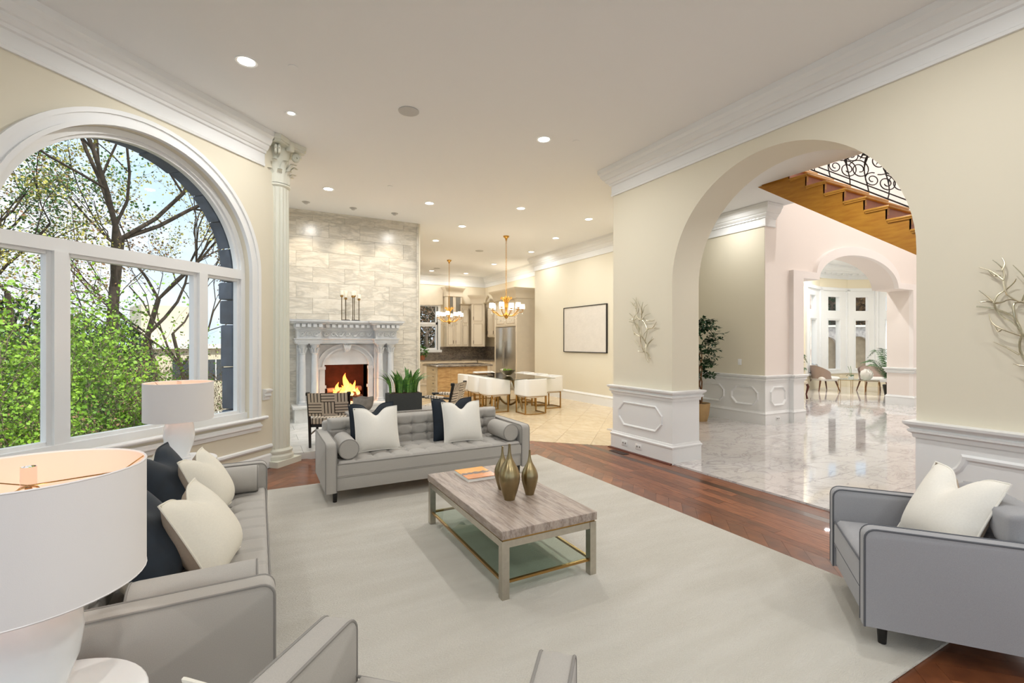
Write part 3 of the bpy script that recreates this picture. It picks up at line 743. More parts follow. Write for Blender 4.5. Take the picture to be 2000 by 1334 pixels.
for sg in (-1, 1):
    b = B(); b.box(sg*.735-.2, -.24, 0, sg*.735+.2, 0, 1.18); fp('back_panel', b, smooth=False)
# entablature: breaks forward over the columns
path = [(-.95, 0), (-.95, -.42), (-.52, -.42), (-.52, -.25), (.52, -.25), (.52, -.42), (.95, -.42), (.95, 0)]
arch_p = [(0, 1.18), (.02, 1.18), (.02, 1.21), (.03, 1.215), (.03, 1.25), (.05, 1.27), (.05, 1.28), (0, 1.28)]
def solid(b, path, z0, z1): return b.prism(path, (0, 0, z0), (1, 0, 0), (0, 1, 0), (0, 0, 1), z1-z0)
b = solid(B(), path, 1.18, 1.6); fp('frieze', b, smooth=False)
b = mould(B(), path, arch_p, -1); fp('architrave', b, ang=25)
b = mould(B(), path, [(0, 1.44), (.015, 1.44), (.02, 1.46), (.035, 1.47), (.04, 1.5), (.045, 1.55), (.09, 1.565), (.1, 1.58), (.105, 1.6), (.13, 1.62), (.135, 1.635), (0, 1.635)], -1); cor = fp('cornice', b, ang=25)
shelf = [(-1.09, 0), (-1.09, -.56), (-.38, -.56), (-.38, -.39), (.38, -.39), (.38, -.56), (1.09, -.56), (1.09, 0)]
b = solid(B(), [(x*.985, y*.985) for x, y in shelf], 1.6, 1.64); fp('mantel_shelf', b, smooth=False)
dm = B().box(-.033, -.07, 0, .033, .0, .062)
dme = bpy.data.meshes.new('dentil'); dme.from_pydata(dm.v, [], dm.f); dme.materials.append(CARV)
for xs, yy in ((-.935+.0, -.465), (-.5, -.295), (.55, -.465)):
    nn = 5 if yy < -.4 else 10
    for q in range(nn):
        o = piece('dentil', dme, (xs+q*(.1 if nn == 5 else .111), yy+.012, 1.497), (1, 1, 1), 0, cor)
# scroll frieze
def scrolls(x0, x1, y, n, p):
    w = (x1-x0)/n
    for i in range(n):
        cx = x0+w*(i+.5); sg = 1 if i % 2 else -1
        pts = [(cx+(.048-.0017*q)*math.cos(q*.5)*1.0, y, 1.365+sg*(.048-.0017*q)*math.sin(q*.5)) for q in range(24)]
        b = B().tube([(cx+w*.6, y-.004, 1.365-sg*.045)]+[(a_, b_-.006, c_) for a_, b_, c_ in pts], .0125, 6)
        for a in (.6, 2.2, 3.9): b.tube([(cx+.05*math.cos(a), y, 1.365+.05*math.sin(a)), (cx+.072*math.cos(a+.3), y-.006, 1.365+.066*math.sin(a+.3))], [.011, .003], 5)
        fp('frieze_scroll', b, p=p)
fr = [c for c in FPL.children if c.name.startswith('frieze')][0] if FPL.children else FPL
scrolls(-.93, -.54, -.422, 3, fr); scrolls(-.48, .48, -.252, 7, fr); scrolls(.54, .93, -.422, 3, fr)
# firebox
b = B(); b.box(-.42, .34, 0, .42, .38, .8); b.box(-.47, -.1, 0, -.43, .38, .8); b.box(.43, -.1, 0, .47, .38, .8)
b.box(-.45, -.1, .78, .45, .38, .82); b.box(-.45, -.12, -.0, .45, .38, .012)
fp('firebox', b, m=FBRICK, smooth=False)['label'] = 'dark sooty firebox lining'
# fire: logs, ember bed and flames
def flamemat():
    m = bpy.data.materials.new('flame'); m.use_nodes = True; N = m.node_tree.nodes; L = m.node_tree.links; N.clear()
    o = N.new('ShaderNodeOutputMaterial'); e = N.new('ShaderNodeEmission'); t = N.new('ShaderNodeBsdfTransparent'); mx = N.new('ShaderNodeMixShader')
    tc = N.new('ShaderNodeTexCoord'); sp = N.new('ShaderNodeSeparateXYZ'); r = N.new('ShaderNodeValToRGB'); el = r.color_ramp.elements
    el[0].color = (1, .62, .16, 1); el[1].color = (.9, .12, .02, 1); k = el.new(.45); k.color = (1, .36, .05, 1)
    L.new(tc.outputs['Generated'], sp.inputs[0]); L.new(sp.outputs['Z'], r.inputs['Fac']); L.new(r.outputs['Color'], e.inputs['Color'])
    e.inputs['Strength'].default_value = 4.5; mx.inputs[0].default_value = .62
    L.new(t.outputs[0], mx.inputs[1]); L.new(e.outputs[0], mx.inputs[2]); L.new(mx.outputs[0], o.inputs[0]); return m
FLAME = flamemat(); EMBER = emitmat('glowing_ember', (255, 110, 30), 3)
LOGS = (((-.36, .12, .19), (.34, .2, .21), .06, 'pale split log lying across the back of the fire', M('pale_log', (176, 132, 112), .9, var=.4, vs=12)),
        ((-.3, .05, .07), (.05, .1, .24), .045, 'charred log leaning up to the right in the fire', LOGM),
        ((.3, .03, .07), (-.02, .1, .2), .045, 'charred log leaning up to the left in the fire', LOGM),
        ((-.32, .0, .06), (.32, -.02, .06), .05, 'thick blackened log at the front of the fire', LOGM))
for p, q, r, lb, m_ in LOGS:
    t = thing('firewood_log', lb, 'log', (FX, YF, HZ+.012), 0, 'logs burning in the fireplace')
    P, Q = V(p), V(q); b = B(); n = 9
    b.tube([P.lerp(Q, i/(n-1))+V((0, random.uniform(-.006, .006), random.uniform(-.006, .006))) for i in range(n)], [r*random.uniform(.9, 1.06) for _ in range(n)], 10)
    mk('bark', b, m_, t)
    b = B(); d = (Q-P).normalized(); b.cyl(Q, Q+d*.004, r*.86, r*.86, 10); mk('cut_end', b, M('cut_wood', (196, 160, 122), .9), t)
g = thing('fire_grate', 'black iron grate holding the burning logs', 'grate', (FX, YF, HZ+.012))
b = B()
for i in range(7): b.tube([(-.3+i*.1, -.06, .09), (-.3+i*.1, -.06, .02), (-.3+i*.1, .2, .02)], .008, 5)
mk('bars', b, IRON, g)
for x in (-.32, .32):
    for y in (-.03, .18): mk('foot', B().cyl((x, y, 0), (x, y, .03), .01), IRON, g)
fl = thing('fire', 'bright orange flames licking up over burning logs', 'flames', (FX, YF, HZ+.1), 0)
def flame(x, y, h, r, ph):
    b = B()
    def fn(u, v):
        a = 2*PI*u; rr = r*(math.sin(PI*min(1, v*.92+.08))**.8)*(1-v*.55)*(1+.25*math.sin(3*a+v*5+ph))
        return (x+rr*math.cos(a)+.25*r*math.sin(v*6+ph)*v*2, y+rr*.55*math.sin(a), h*v)
    b.grid(fn, 14, 14, cu=True); return b
for x, y, h, r, ph in ((.02, .08, .36, .07, 0), (-.13, .07, .22, .045, 1.1), (.16, .06, .24, .04, 2.3), (.07, .02, .2, .06, 3.1), (-.05, .03, .17, .06, 4.2), (-.2, .02, .12, .04, 5), (.22, .01, .13, .04, .6), (.1, -.04, .12, .05, 2)):
    mk('flame', flame(x*1.1, y, h*1.3, r*1.15, ph), FLAME, fl)
b = B()
for i in range(40):
    x = random.uniform(-.26, .26); y = random.uniform(-.05, .14); b.rbox(x-.02, y-.015, -.075, x+.02, y+.015, -.05+random.random()*.015, .006, 1)
o = mk('embers', b, EMBER, fl); o['kind'] = 'stuff'
pl_ = bpy.data.lights.new('fire_glow', 'POINT'); po = bpy.data.objects.new('fire_glow', pl_); COL.objects.link(po); pl_.energy = 14; pl_.color = (1, .42, .14); pl_.shadow_soft_size = .1; po.location = (FX, YF-.02, HZ+.3)

# ================================================================== STAIRCASE beyond the arch
SX = 7.45
stair = thing('staircase', 'honey oak staircase rising beyond the arch with cherry risers', 'staircase', (SX, 3.69, 0))
steps = [(3.95-.265*i-3.69, 4.01-.19*i) for i in range(-6, 12)]     # front nosing y (local), top z
b = B(); top = []
for y, z in steps:    # from high to low
    top += [(y+.305, z-.03), (y+.03, z-.03)]
und = lambda y: 2.70+.688*(y+3.69-2.843)
ys = [p[0] for p in top]; pl = top+[(min(ys), und(min(ys))), (max(ys), und(max(ys)))]
b.prism(pl, (0, 0, 0), (0, 1, 0), (0, 0, 1), (1, 0, 0), .05); mk('stringer', b, STAIRW, stair, smooth=False)
b = B(); b.prism(pl, (1.2, 0, 0), (0, 1, 0), (0, 0, 1), (1, 0, 0), .05); mk('stringer', b, STAIRW, stair, smooth=False)
b = B(); b.prism([(min(ys), und(min(ys))), (max(ys), und(max(ys))), (max(ys), und(max(ys))+.03), (min(ys), und(min(ys))+.03)], (.05, 0, 0), (0, 1, 0), (0, 0, 1), (1, 0, 0), 1.15); mk('soffit', b, WALLP, stair, smooth=False)
for y, z in steps:
    b = B(); b.rbox(-.035, y, z-.032, 1.22, y+.305, z, .012, 2); b.box(-.02, y+.02, z-.05, 0, y+.29, z-.03)
    mk('tread', b, M('oak_tread', (206, 150, 62), .35, var=.2, vs=6), stair)
    b = B(); b.box(.0, y+.035, z-.19, 1.2, y+.055, z-.03); mk('riser', b, TREADW, stair, smooth=False)
rail = mk('railing', B().tube([(.08, y, z+.06) for y, z in (steps[0], steps[-1])], .011, 6), IRON, stair)
mk('rail_bar', B().tube([(.08, y, z+.14) for y, z in (steps[0], steps[-1])], .009, 6), IRON, rail)
mk('handrail', B().tube([(.08, y, z+.95) for y, z in (steps[0], steps[-1])], [.028, .028], 10), WOODB, rail)
sl = .717
def rp(u, w): return (.08, u, 3.82+sl*u+w)      # local railing plane: u along y, w above nosing line
def spiral(cu, cw, r, turns, a0, sg=1, n=30):
    return [rp(cu+r*(1-.75*i/n)*math.cos(a0+sg*turns*2*PI*i/n), cw+r*(1-.75*i/n)*math.sin(a0+sg*turns*2*PI*i/n)-sl*(r*(1-.75*i/n)*math.cos(a0+sg*turns*2*PI*i/n))*.4) for i in range(n+1)]
u = -1.9; k = 0
while u < 1.45:
    for (du, w, r, tn, a0, sg) in ((.0, .27, .12, 1.7, 1.2, 1), (.17, .25, .10, 1.6, 2.0, -1), (.33, .33, .13, 1.7, 0, 1), (.08, .52, .17, 1.2, -1.2, -1), (.28, .62, .14, 1.6, 2.6, 1), (.42, .5, .1, 1.5, .5, -1), (.12, .78, .12, 1.4, 4, 1), (.36, .83, .1, 1.5, 1, -1)):
        mk('scroll', B().tube(spiral(u+du, w, r*random.uniform(.9, 1.1), tn, a0+random.uniform(-.3, .3), sg), .0075, 5), IRON, rail)
    for du in (.0, .24):
        pts = [rp(u+du+.03*math.sin(w*9+k+du*7), w) for w in [.06+.89*q/14 for q in range(15)]]
        mk('baluster', B().tube(pts, [.008+.012*max(0, math.sin(q*.7+k))**3 for q in range(15)], 6), IRON, rail)
        mk('leaf_spur', B().tube([pts[8], (V(pts[8])+V((0, .06, .03)))[:], (V(pts[8])+V((0, .1, -.03)))[:]], [.012, .016, .002], 5), IRON, rail)
    u += .48; k += 1

# ================================================================== BAY ROOM beyond the second arch
bv = [ray(1520, 13.2), ray(1573, 15.3), ray(1602, 16.25), ray(1655, 16.75), ray(1712, 16.65), ray(1775, 15.95), ray(1860, 13.6)]
b = B()
for i in range(6):
    p, q = bv[i], bv[i+1]
    if i in (0, 5): wallpoly(b, p[:2], q[:2], 0, C, .2, 1)
    else: wallpoly(b, p[:2], q[:2], 3.45, C, .2, 1); wallpoly(b, p[:2], q[:2], 0, .5, .2, 1)
struct(mk('wall_bay', b, M('bay_cream', (240, 230, 204), .7), smooth=False))
CR2 = CR
b = mould(B(), [(v.x, v.y) for v in bv], [(r*2.2, z) for r, z in CR], -1); struct(mk('trim_23', b, TRIM, ang=25))
b = B()
for i in range(1, 5):
    p, q = bv[i], bv[i+1]; u = (q-p).normalized(); nn = V((u.y, -u.x, 0))
    for t in range(5):
        c = p+(q-p)*((t+.5)/5)+nn*.1; b.rbox(c.x-.035, c.y-.035, 3.95, c.x+.035, c.y+.035, 4.02, .012, 1)
struct(mk('trim_24', b, TRIM))
for i in range(1, 5):
    p, q = bv[i], bv[i+1]; u = (q-p).normalized(); nn = V((-u.y, u.x, 0)); L = (q-p).length
    wn_ = bpy.data.objects.new('window_%d' % (i+1), None); COL.objects.link(wn_); struct(wn_)
    g0, g1 = L*.29, L*.71
    b = B()
    for u0, u1, z0, z1, o, t in ((0, g0, .5, 3.45, 0, .14), (g1, L, .5, 3.45, 0, .14), (g0, g1, .5, .66, 0, .14), (g0, g1, 2.36, 2.7, 0, .14), (g0, g1, 3.19, 3.45, 0, .14),
                                 (0, .07, .5, 3.45, -.05, .06), (L-.07, L, .5, 3.45, -.05, .06), (0, L, .5, .56, -.06, .07), (0, L, 3.4, 3.5, -.05, .06),
                                 (g0-.05, g0-.02, .62, 2.4, -.02, .03), (g1+.02, g1+.05, .62, 2.4, -.02, .03), (g0-.05, g1+.05, 2.4, 2.43, -.02, .03), (g0-.05, g1+.05, .6, .63, -.02, .03)):
        b.prism([(u0, z0), (u1, z0), (u1, z1), (u0, z1)], p+nn*o, u, (0, 0, 1), nn, t)
    mk('window_frame', b, TRIM, wn_, smooth=False)
    for z0, z1 in ((.66, 2.36), (2.7, 3.19)):
        b = B(); b.prism([(g0, z0), (g1, z0), (g1, z1), (g0, z1)], p+nn*.09, u, (0, 0, 1), nn, .005); mk('pane', b, GLASS, wn_, smooth=False)
# garden retaining wall seen through the bay
g0_, g1_ = ray(1440, 25.5), ray(1900, 24.5); u = (g1_-g0_).normalized(); nn = V((-u.y, u.x, 0)); L = (g1_-g0_).length
gw = thing('garden_wall', 'grey stone garden retaining wall with blind arches outside the bay', 'stone wall', (g0_.x, g0_.y, 0))
pl = [(0, -.5)]; nic = []
x = .6
while x < L-1.6:
    nic.append(x); pl += [(x, -.5), (x, 1.4)]+arc(x+.62, 1.4, .62, PI, 0, 12, .5)[1:-1]+[(x+1.24, 1.4), (x+1.24, -.5)]; x += 1.66
pl += [(L, -.5), (L, 2.4), (0, 2.4)]
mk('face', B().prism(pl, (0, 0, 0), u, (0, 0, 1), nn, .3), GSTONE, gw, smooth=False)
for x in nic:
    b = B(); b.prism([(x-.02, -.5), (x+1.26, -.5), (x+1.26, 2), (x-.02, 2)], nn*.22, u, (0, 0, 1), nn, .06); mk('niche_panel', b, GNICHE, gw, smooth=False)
b = B(); b.prism([(0, 2.4), (L, 2.4), (L, 2.5), (0, 2.5)], nn*-.06, u, (0, 0, 1), nn, .45); mk('coping', b, M('pale_coping', (226, 224, 216), .8), gw, smooth=False)
b = B()
for i in range(int(L/.14)): P = u*(.1+i*.14)+nn*.15; b.cyl((P.x, P.y, 2.5), (P.x, P.y, 3.05), .012, seg=4)
P = u*0+nn*.15; Q = u*L+nn*.15; b.cyl((P.x, P.y, 3.05), (Q.x, Q.y, 3.05), .02, seg=4)
mk('railing', b, IRON, gw)
b = B(); b.box(13, 7, -.6, 40, 40, -.5); struct(mk('terrace_ground', b, M('sunlit_paving', (214, 206, 192), .9), smooth=False))
# side stone wall close to the left bay window
s0 = ray(1556, 17.2); s1 = ray(1594, 19.5)
sw = tag(mk('side_wall', wallpoly(B(), s0[:2], s1[:2], -.5, 3.6, .4, 1), M('sunlit_rubble', (226, 216, 206), .9, var=.5, vs=5, rgb2=(150, 120, 104), bump=1, bs=7), smooth=False), 'sunlit rubble stone wall outside the leftmost bay window', 'stone wall')

# ================================================================== KITCHEN
def cab(name, label, x, y, rz, w, d, z0, z1, doors, crown=.22, group='kitchen cabinets', base_on=0):
    t = thing(name, label, 'cabinet', (x, y, 0), rz, group)
    b = B(); b.box(-w/2, -d/2, z0, w/2, d/2, z1); mk('body', b, CABP, t, smooth=False)
    for u0, u1, a0, a1, kind in doors:
        dz = mk('door', B().box(-w/2+u0+.008, -d/2-.02, a0+.008, -w/2+u1-.008, -d/2, a1-.008), CABP if kind != 'open' else CABL, t, smooth=False)
        f = B(); f.frame((-w/2, -d/2-.0205, 0), (1, 0, 0), (0, 0, 1), (0, -1, 0), [(u0+.05, a0+.05), (u1-.05, a0+.05), (u1-.05, a1-.05), (u0+.05, a1-.05)], .014, .006); mk('panel_mould', f, CABL, dz)
        if kind == 'glass':
            g = B(); g.box(-w/2+u0+.06, -d/2-.024, a0+.06, -w/2+u1-.06, -d/2-.02, a1-.06); mk('pane', g, M('cabinet_glass', (120, 116, 106), .12), dz, smooth=False)
        elif kind in ('l', 'r'):
            hx = -w/2+(u1-.05 if kind == 'r' else u0+.05); g = B(); g.cyl((hx, -d/2-.045, a0+.1), (hx, -d/2-.045, a0+.22), .008, seg=6); mk('handle', g, M('dark_pull', (70, 56, 44), .4, 1), dz)
        elif kind == 'knob':
            hx = -w/2+(u0+u1)/2; g = B(); g.lathe([(.006, 0), (.006, .02), (.016, .025), (.014, .038)], 8, (0, 0, 0)); o = mk('knob', g, M('dark_pull', (70, 56, 44), .4, 1), dz); o.location = (hx, -d/2-.02, (a0+a1)/2); o.rotation_euler = (PI/2, 0, 0)
    if crown:
        c = mould(B(), [(-w/2, d/2), (-w/2, -d/2-.02), (w/2, -d/2-.02), (w/2, d/2)], [(0, z1-.06), (.02, z1-.06), (.03, z1+crown*.3), (.06, z1+crown*.6), (.12, z1+crown*.85), (.13, z1+crown), (0, z1+crown)], -1); mk('crown', c, CABP, t)
        mk('crown_top', B().box(-w/2, -d/2-.02, z1+crown-.02, w/2, d/2, z1+crown), CABP, t, smooth=False)
    return t
cab('glass_cabinet', 'tall cream wall cabinet with glass upper doors beside the kitchen window', 6.66, 17.26, 0, .62, .34, 1.42, 3.42, [(0, .31, 1.44, 2.62, 'r'), (.31, .62, 1.44, 2.62, 'l'), (0, .31, 2.62, 3.4, 'glass'), (.31, .62, 2.62, 3.4, 'glass')], .3)
cab('upper_cabinet', 'narrow low-topped cream wall cabinet between glass and corner cabinets', 7.13, 17.28, 0, .28, .3, 1.42, 2.98, [(0, .28, 1.44, 2.3, 'x'), (0, .28, 2.3, 2.92, 'x')], .1)
cab('corner_cabinet', 'tall cream corner cabinet set at an angle with flared crown', 7.62, 16.92, -PI/4+.25, .52, .5, 1.42, 3.14, [(0.04, .48, 1.44, 2.36, 'l'), (.04, .48, 2.36, 3.1, 'l')], .26)
cab('upper_cabinet', 'cream wall cabinet above the microwave', 7.97, 15.95, -PI/2, 1.0, .34, 1.78, 3.0, [(.0, .5, 1.8, 2.95, 'l'), (.5, 1.0, 1.8, 2.95, 'l')], .12)
mw = thing('microwave', 'black microwave oven under the cream wall cabinet next to refrigerator', 'microwave', (7.98, 15.6, 1.42), -PI/2)
mk('case', B().rbox(-.29, -.16, 0, .29, .16, .355, .01, 2), STEEL, mw)
mk('door', B().box(-.25, -.172, .05, .13, -.16, .32), WINDK, mw, smooth=False); mk('control_panel', B().box(.15, -.17, .05, .27, -.16, .32), BLACKW, mw, smooth=False)
# fridge enclosure
fx, fy = 7.78, 14.28
t = thing('fridge_cabinet', 'tall cream cabinet surrounding the steel refrigerator with flared crown', 'cabinet', (fx, fy, 0), -PI/2)
b = B(); b.box(-.82, -.36, 0, -.74, .36, 3.1); b.box(.74, -.36, 0, .82, .36, 3.1); b.box(-.74, -.34, 2.12, .74, .36, 3.1); mk('body', b, CABP, t, smooth=False)
for u0 in (-.74, 0):
    d_ = mk('door', B().box(u0+.01, -.36, 2.16, u0+.73, -.34, 3.06), CABP, t, smooth=False)
    f = B(); f.frame((u0, -.361, 0), (1, 0, 0), (0, 0, 1), (0, -1, 0), [(.08, 2.22), (.66, 2.22), (.66, 3.0), (.08, 3.0)], .016, .006); mk('panel_mould', f, CABL, d_)
c = mould(B(), [(-.82, .36), (-.82, -.38), (.82, -.38), (.82, .36)], [(0, 3.04), (.02, 3.04), (.03, 3.16), (.07, 3.26), (.14, 3.33), (.15, 3.38), (0, 3.38)], -1); mk('crown', c, CABP, t)
mk('crown_top', B().box(-.82, -.38, 3.34, .82, .36, 3.375), CABP, t, smooth=False)
t = thing('refrigerator', 'stainless steel side by side refrigerator built into cream cabinet', 'refrigerator', (fx, fy, 0), -PI/2)
mk('body', B().box(-.73, -.3, .0, .73, .33, 2.1), STEEL, t, smooth=False)
for u0, u1, hx in ((-.73, -.06, -.1), (-.055, .73, -.01)):
    d_ = mk('door', B().rbox(u0+.004, -.36, .1, u1-.004, -.3, 2.1, .006, 2), STEEL, t)
    g = B(); g.cyl((hx, -.41, .75), (hx, -.41, 1.65), .013); g.cyl((hx, -.36, .8), (hx, -.41, .8), .01); g.cyl((hx, -.36, 1.6), (hx, -.41, 1.6), .01); mk('handle', g, STEEL, d_)
# base run, counter, splash
cab('base_cabinet', 'cream base cabinets under the window and back counter', 5.85, 17.13, 0, 3.3, .6, 0, .89, [(i*.55, i*.55+.55, .12, .86, 'l') for i in range(6)], 0)
cab('base_cabinet', 'cream base cabinet beside the refrigerator', 7.83, 16.0, -PI/2, 1.7, .6, 0, .89, [(.1, .7, .12, .86, 'l'), (.7, 1.3, .12, .86, 'l')], 0)
b = B(); b.prism([(4.5, 17.44), (4.5, 16.8), (7.5, 16.8), (7.5, 15.15), (8.14, 15.15), (8.14, 17.44)], (0, 0, .892), (1, 0, 0), (0, 1, 0), (0, 0, 1), .04)
t = thing('kitchen_counter', 'dark veined granite worktop and splashback along the kitchen walls', 'worktop', (0, 0, 0)); mk('worktop', b, GRAN, t, smooth=False)
b = B(); b.box(6.2, 17.41, .935, 8.13, 17.44, 1.415); b.box(8.1, 15.15, .935, 8.13, 17.4, 1.415); b.box(4.6, 17.41, .935, 6.2, 17.44, 1.2); mk('splashback', b, GRAN, t, smooth=False)
# window in kitchen
kw = bpy.data.objects.new('window_6', None); COL.objects.link(kw); struct(kw)
b = B(); y0, y1 = 17.4, 17.6
b.box(KW0-.1, 17.41, KZ0-.06, KW0, 17.5, KZ1+.14); b.box(KW1, 17.41, KZ0-.06, KW1+.1, 17.5, KZ1+.14); b.box(KW0, 17.41, KZ1-.03, KW1, 17.5, KZ1+.14); b.box(KW0-.14, 17.36, KZ0-.08, KW1+.14, 17.5, KZ0+.02)
b.box(KW0, 17.5, 2.27, KW1, 17.6, 2.36)
for x in (KW0, KW1-.06): b.box(x, 17.5, KZ0, x+.06, 17.6, KZ1)
b.box(KW0+.06, 17.5, KZ0, KW1-.06, 17.6, KZ0+.09)
b.box(KW0+.06, 17.52, 2.2, KW1-.06, 17.58, 2.27); mk('window_frame', b, TRIM, kw, smooth=False)
for z0, z1 in ((KZ0+.09, 2.2), (2.36, KZ1-.03)): mk('pane', B().box(KW0+.06, 17.55, z0, KW1-.06, 17.555, z1), GLASS, kw, smooth=False)
b = B(); b.prism([(4.6, 3.05), (6.3, 3.05), (6.3, 3.7), (4.6, 3.7)], (0, 17.36, 0), (1, 0, 0), (0, 0, 1), (0, 1, 0), .09); b.prism(arc(5.7, 3.02, .5, 0, PI, 16, .12)+[(5.2, 3.0)], (0, 17.34, 0), (1, 0, 0), (0, 0, 1), (0, 1, 0), .03); struct(mk('trim_25', b, CABP, smooth=False))
# island
isl = thing('kitchen_island', 'travertine fronted kitchen island with granite top and cream drawers', 'kitchen island', (5.28, 13.35, 0))
mk('body', B().box(-.78, -.5, 0, .78, .5, .88), CABP, isl, smooth=False)
us = B(); us.box(-.5, -.5, 0, .5, .5, 1); ume = bpy.data.meshes.new('slab'); ume.from_pydata(us.v, [], us.f); ume.materials.append(TRVB)
for r_ in range(3):
    for c_ in range(4):
        piece('stone_panel', ume, (-.585+c_*.39, -.515, .01+r_*.29), (.386, .03, .286), 0, isl)
for r_ in range(4):
    d_ = mk('drawer', B().box(-.8, -.42, .1+r_*.195, -.78, .0, .285+r_*.195), CABP, isl, smooth=False)
    mk('pull', B().cyl((-.815, -.26, .2+r_*.195), (-.815, -.16, .2+r_*.195), .008, seg=6), IRON, d_)
mk('worktop', B().rbox(-.88, -.62, .88, .92, .6, .93, .012, 2), GRAN, isl)
mk('cooktop', B().rbox(-.6, .05, .9305, .2, .5, .938, .003, 1), BLACKW, isl)
pk = thing('potted_plant', 'small leafy plant in a clay pot on the counter by the kitchen window', 'plant', (5.35, 17.0, .933))
mk('pot', B().lathe([(.09, 0), (.12, .16), (.13, .17), (.11, .165)], 14), M('clay', (176, 112, 80), .8), pk)
def leafblob(n, c, rad, L, w, seed, up=.0):
    rr = random.Random(seed); vs = []; fs = []
    for i in range(n):
        d = V((rr.gauss(0, 1), rr.gauss(0, 1), rr.gauss(0, 1))).normalized(); p = V(c)+V((d.x*rad[0], d.y*rad[1], d.z*rad[2]))*rr.random()**.4
        t = (d+V((rr.uniform(-.6, .6), rr.uniform(-.6, .6), rr.uniform(-.5, .5)+up))).normalized(); s = t.cross(V((rr.uniform(-1, 1), rr.uniform(-1, 1), rr.uniform(-1, 1)))).normalized()
        l = L*rr.uniform(.7, 1.3); ww = w*rr.uniform(.7, 1.3); nn = s.cross(t)*.12*l
        k = len(vs); vs += [(p)[:], (p+t*l*.5+s*ww*.5+nn)[:], (p+t*l)[:], (p+t*l*.5-s*ww*.5+nn)[:]]; fs.append((k, k+1, k+2, k+3))
    return vs, fs
o = mkraw('leaves', *leafblob(120, (0, 0, .3), (.2, .18, .16), .12, .06, 3), LEAF3, pk); o['kind'] = 'stuff'
# ================================================================== SOFT FURNITURE
def tuft_fn(nx, ny, dimple, crease, rows=None):
    """height offset on a unit square with biscuit tufting"""
    def h(u, v):
        a = u*nx; c = v*ny; fa = abs((a % 1)-.5)*2; fc = abs((c % 1)-.5)*2     # 1 at seams
        ea = 1 if .02 < u < .98 else 0
        s = crease*max(fa**12, fc**12)
        d = dimple*(math.exp(-((1-fa)**2+(1-fc)**2)/.16) if 0 < round(a) < nx and 0 < round(c) < ny else 0)
        return -s-d
    return h
def cushion(x0, y0, z0, x1, y1, z1, nx, ny, dimple=.02, crease=.006, axis='z', r=.03, res=None):
    """box cushion whose top (axis z) or front (axis y, facing -y) is tufted; rounded edges"""
    b = B(); nu, nv = res or (nx*10+1, ny*12+1); hf = tuft_fn(nx, ny, dimple, crease)
    def edge(t, L):
        d = min(t, 1-t)*L
        return 0 if d >= r else r-math.sqrt(max(0, r*r-(r-d)**2))
    LX, LY, LZ = x1-x0, y1-y0, z1-z0
    if axis == 'z':
        b.grid(lambda u, v: (x0+u*LX, y0+v*LY, z1-max(edge(u, LX), edge(v, LY))+hf(u, v)+.012*math.sin(PI*u)**.5*math.sin(PI*v)**.5), nu, nv)
        k = 0
        def rim(i, j): return i*nv+j
    else:
        b.grid(lambda u, v: (x0+u*LX, y0+max(edge(u, LX), edge(v, LZ))-hf(u, v)-.012*math.sin(PI*u)**.5*math.sin(PI*v)**.5, z0+v*LZ), nu, nv)
        def rim(i, j): return i*nv+j
    loop = [rim(i, 0) for i in range(nu)]+[rim(nu-1, j) for j in range(1, nv)]+[rim(i, nv-1) for i in range(nu-2, -1, -1)]+[rim(0, j) for j in range(nv-2, 0, -1)]
    base = len(b.v)
    for i in loop:
        p = b.v[i]; b.v.append((p[0], p[1], z0) if axis == 'z' else (p[0], y1, p[2]))
    n = len(loop)
    for i in range(n): j = (i+1) % n; b.f.append((loop[i], loop[j], base+j, base+i))
    b.f.append(tuple(range(base, base+n)))
    return b
def buttons(parent, mat, pts, r=.012, axis='z'):
    bb = B().lathe([(r, 0), (r*.95, r*.35), (r*.5, r*.6), (.001, r*.65)], 8)
    me = bpy.data.meshes.new('button'); me.from_pydata(bb.v, [], bb.f); me.materials.append(mat); me.polygons.foreach_set('use_smooth', [True]*len(me.polygons))
    for p in pts:
        o = bpy.data.objects.new('button', me); COL.objects.link(o); o.parent = parent; o.location = p
        if axis == 'y': o.rotation_euler = (PI/2, 0, 0)
def arm_outline(y0, y1, z0, z1, r, n=5):
    P = [(y0, z0)]
    for cy, cz, a0, a1 in ((y0+r, z1-r, PI, PI/2), (y1-r*.4, z1-r*.4, PI/2, 0)):
        rr = r if cy < (y0+y1)/2 else r*.4
        for i in range(n+1): a = a0+(a1-a0)*i/n; P.append((cy+rr*math.cos(a), cz+rr*math.sin(a)))
    P.append((y1, z0)); return P
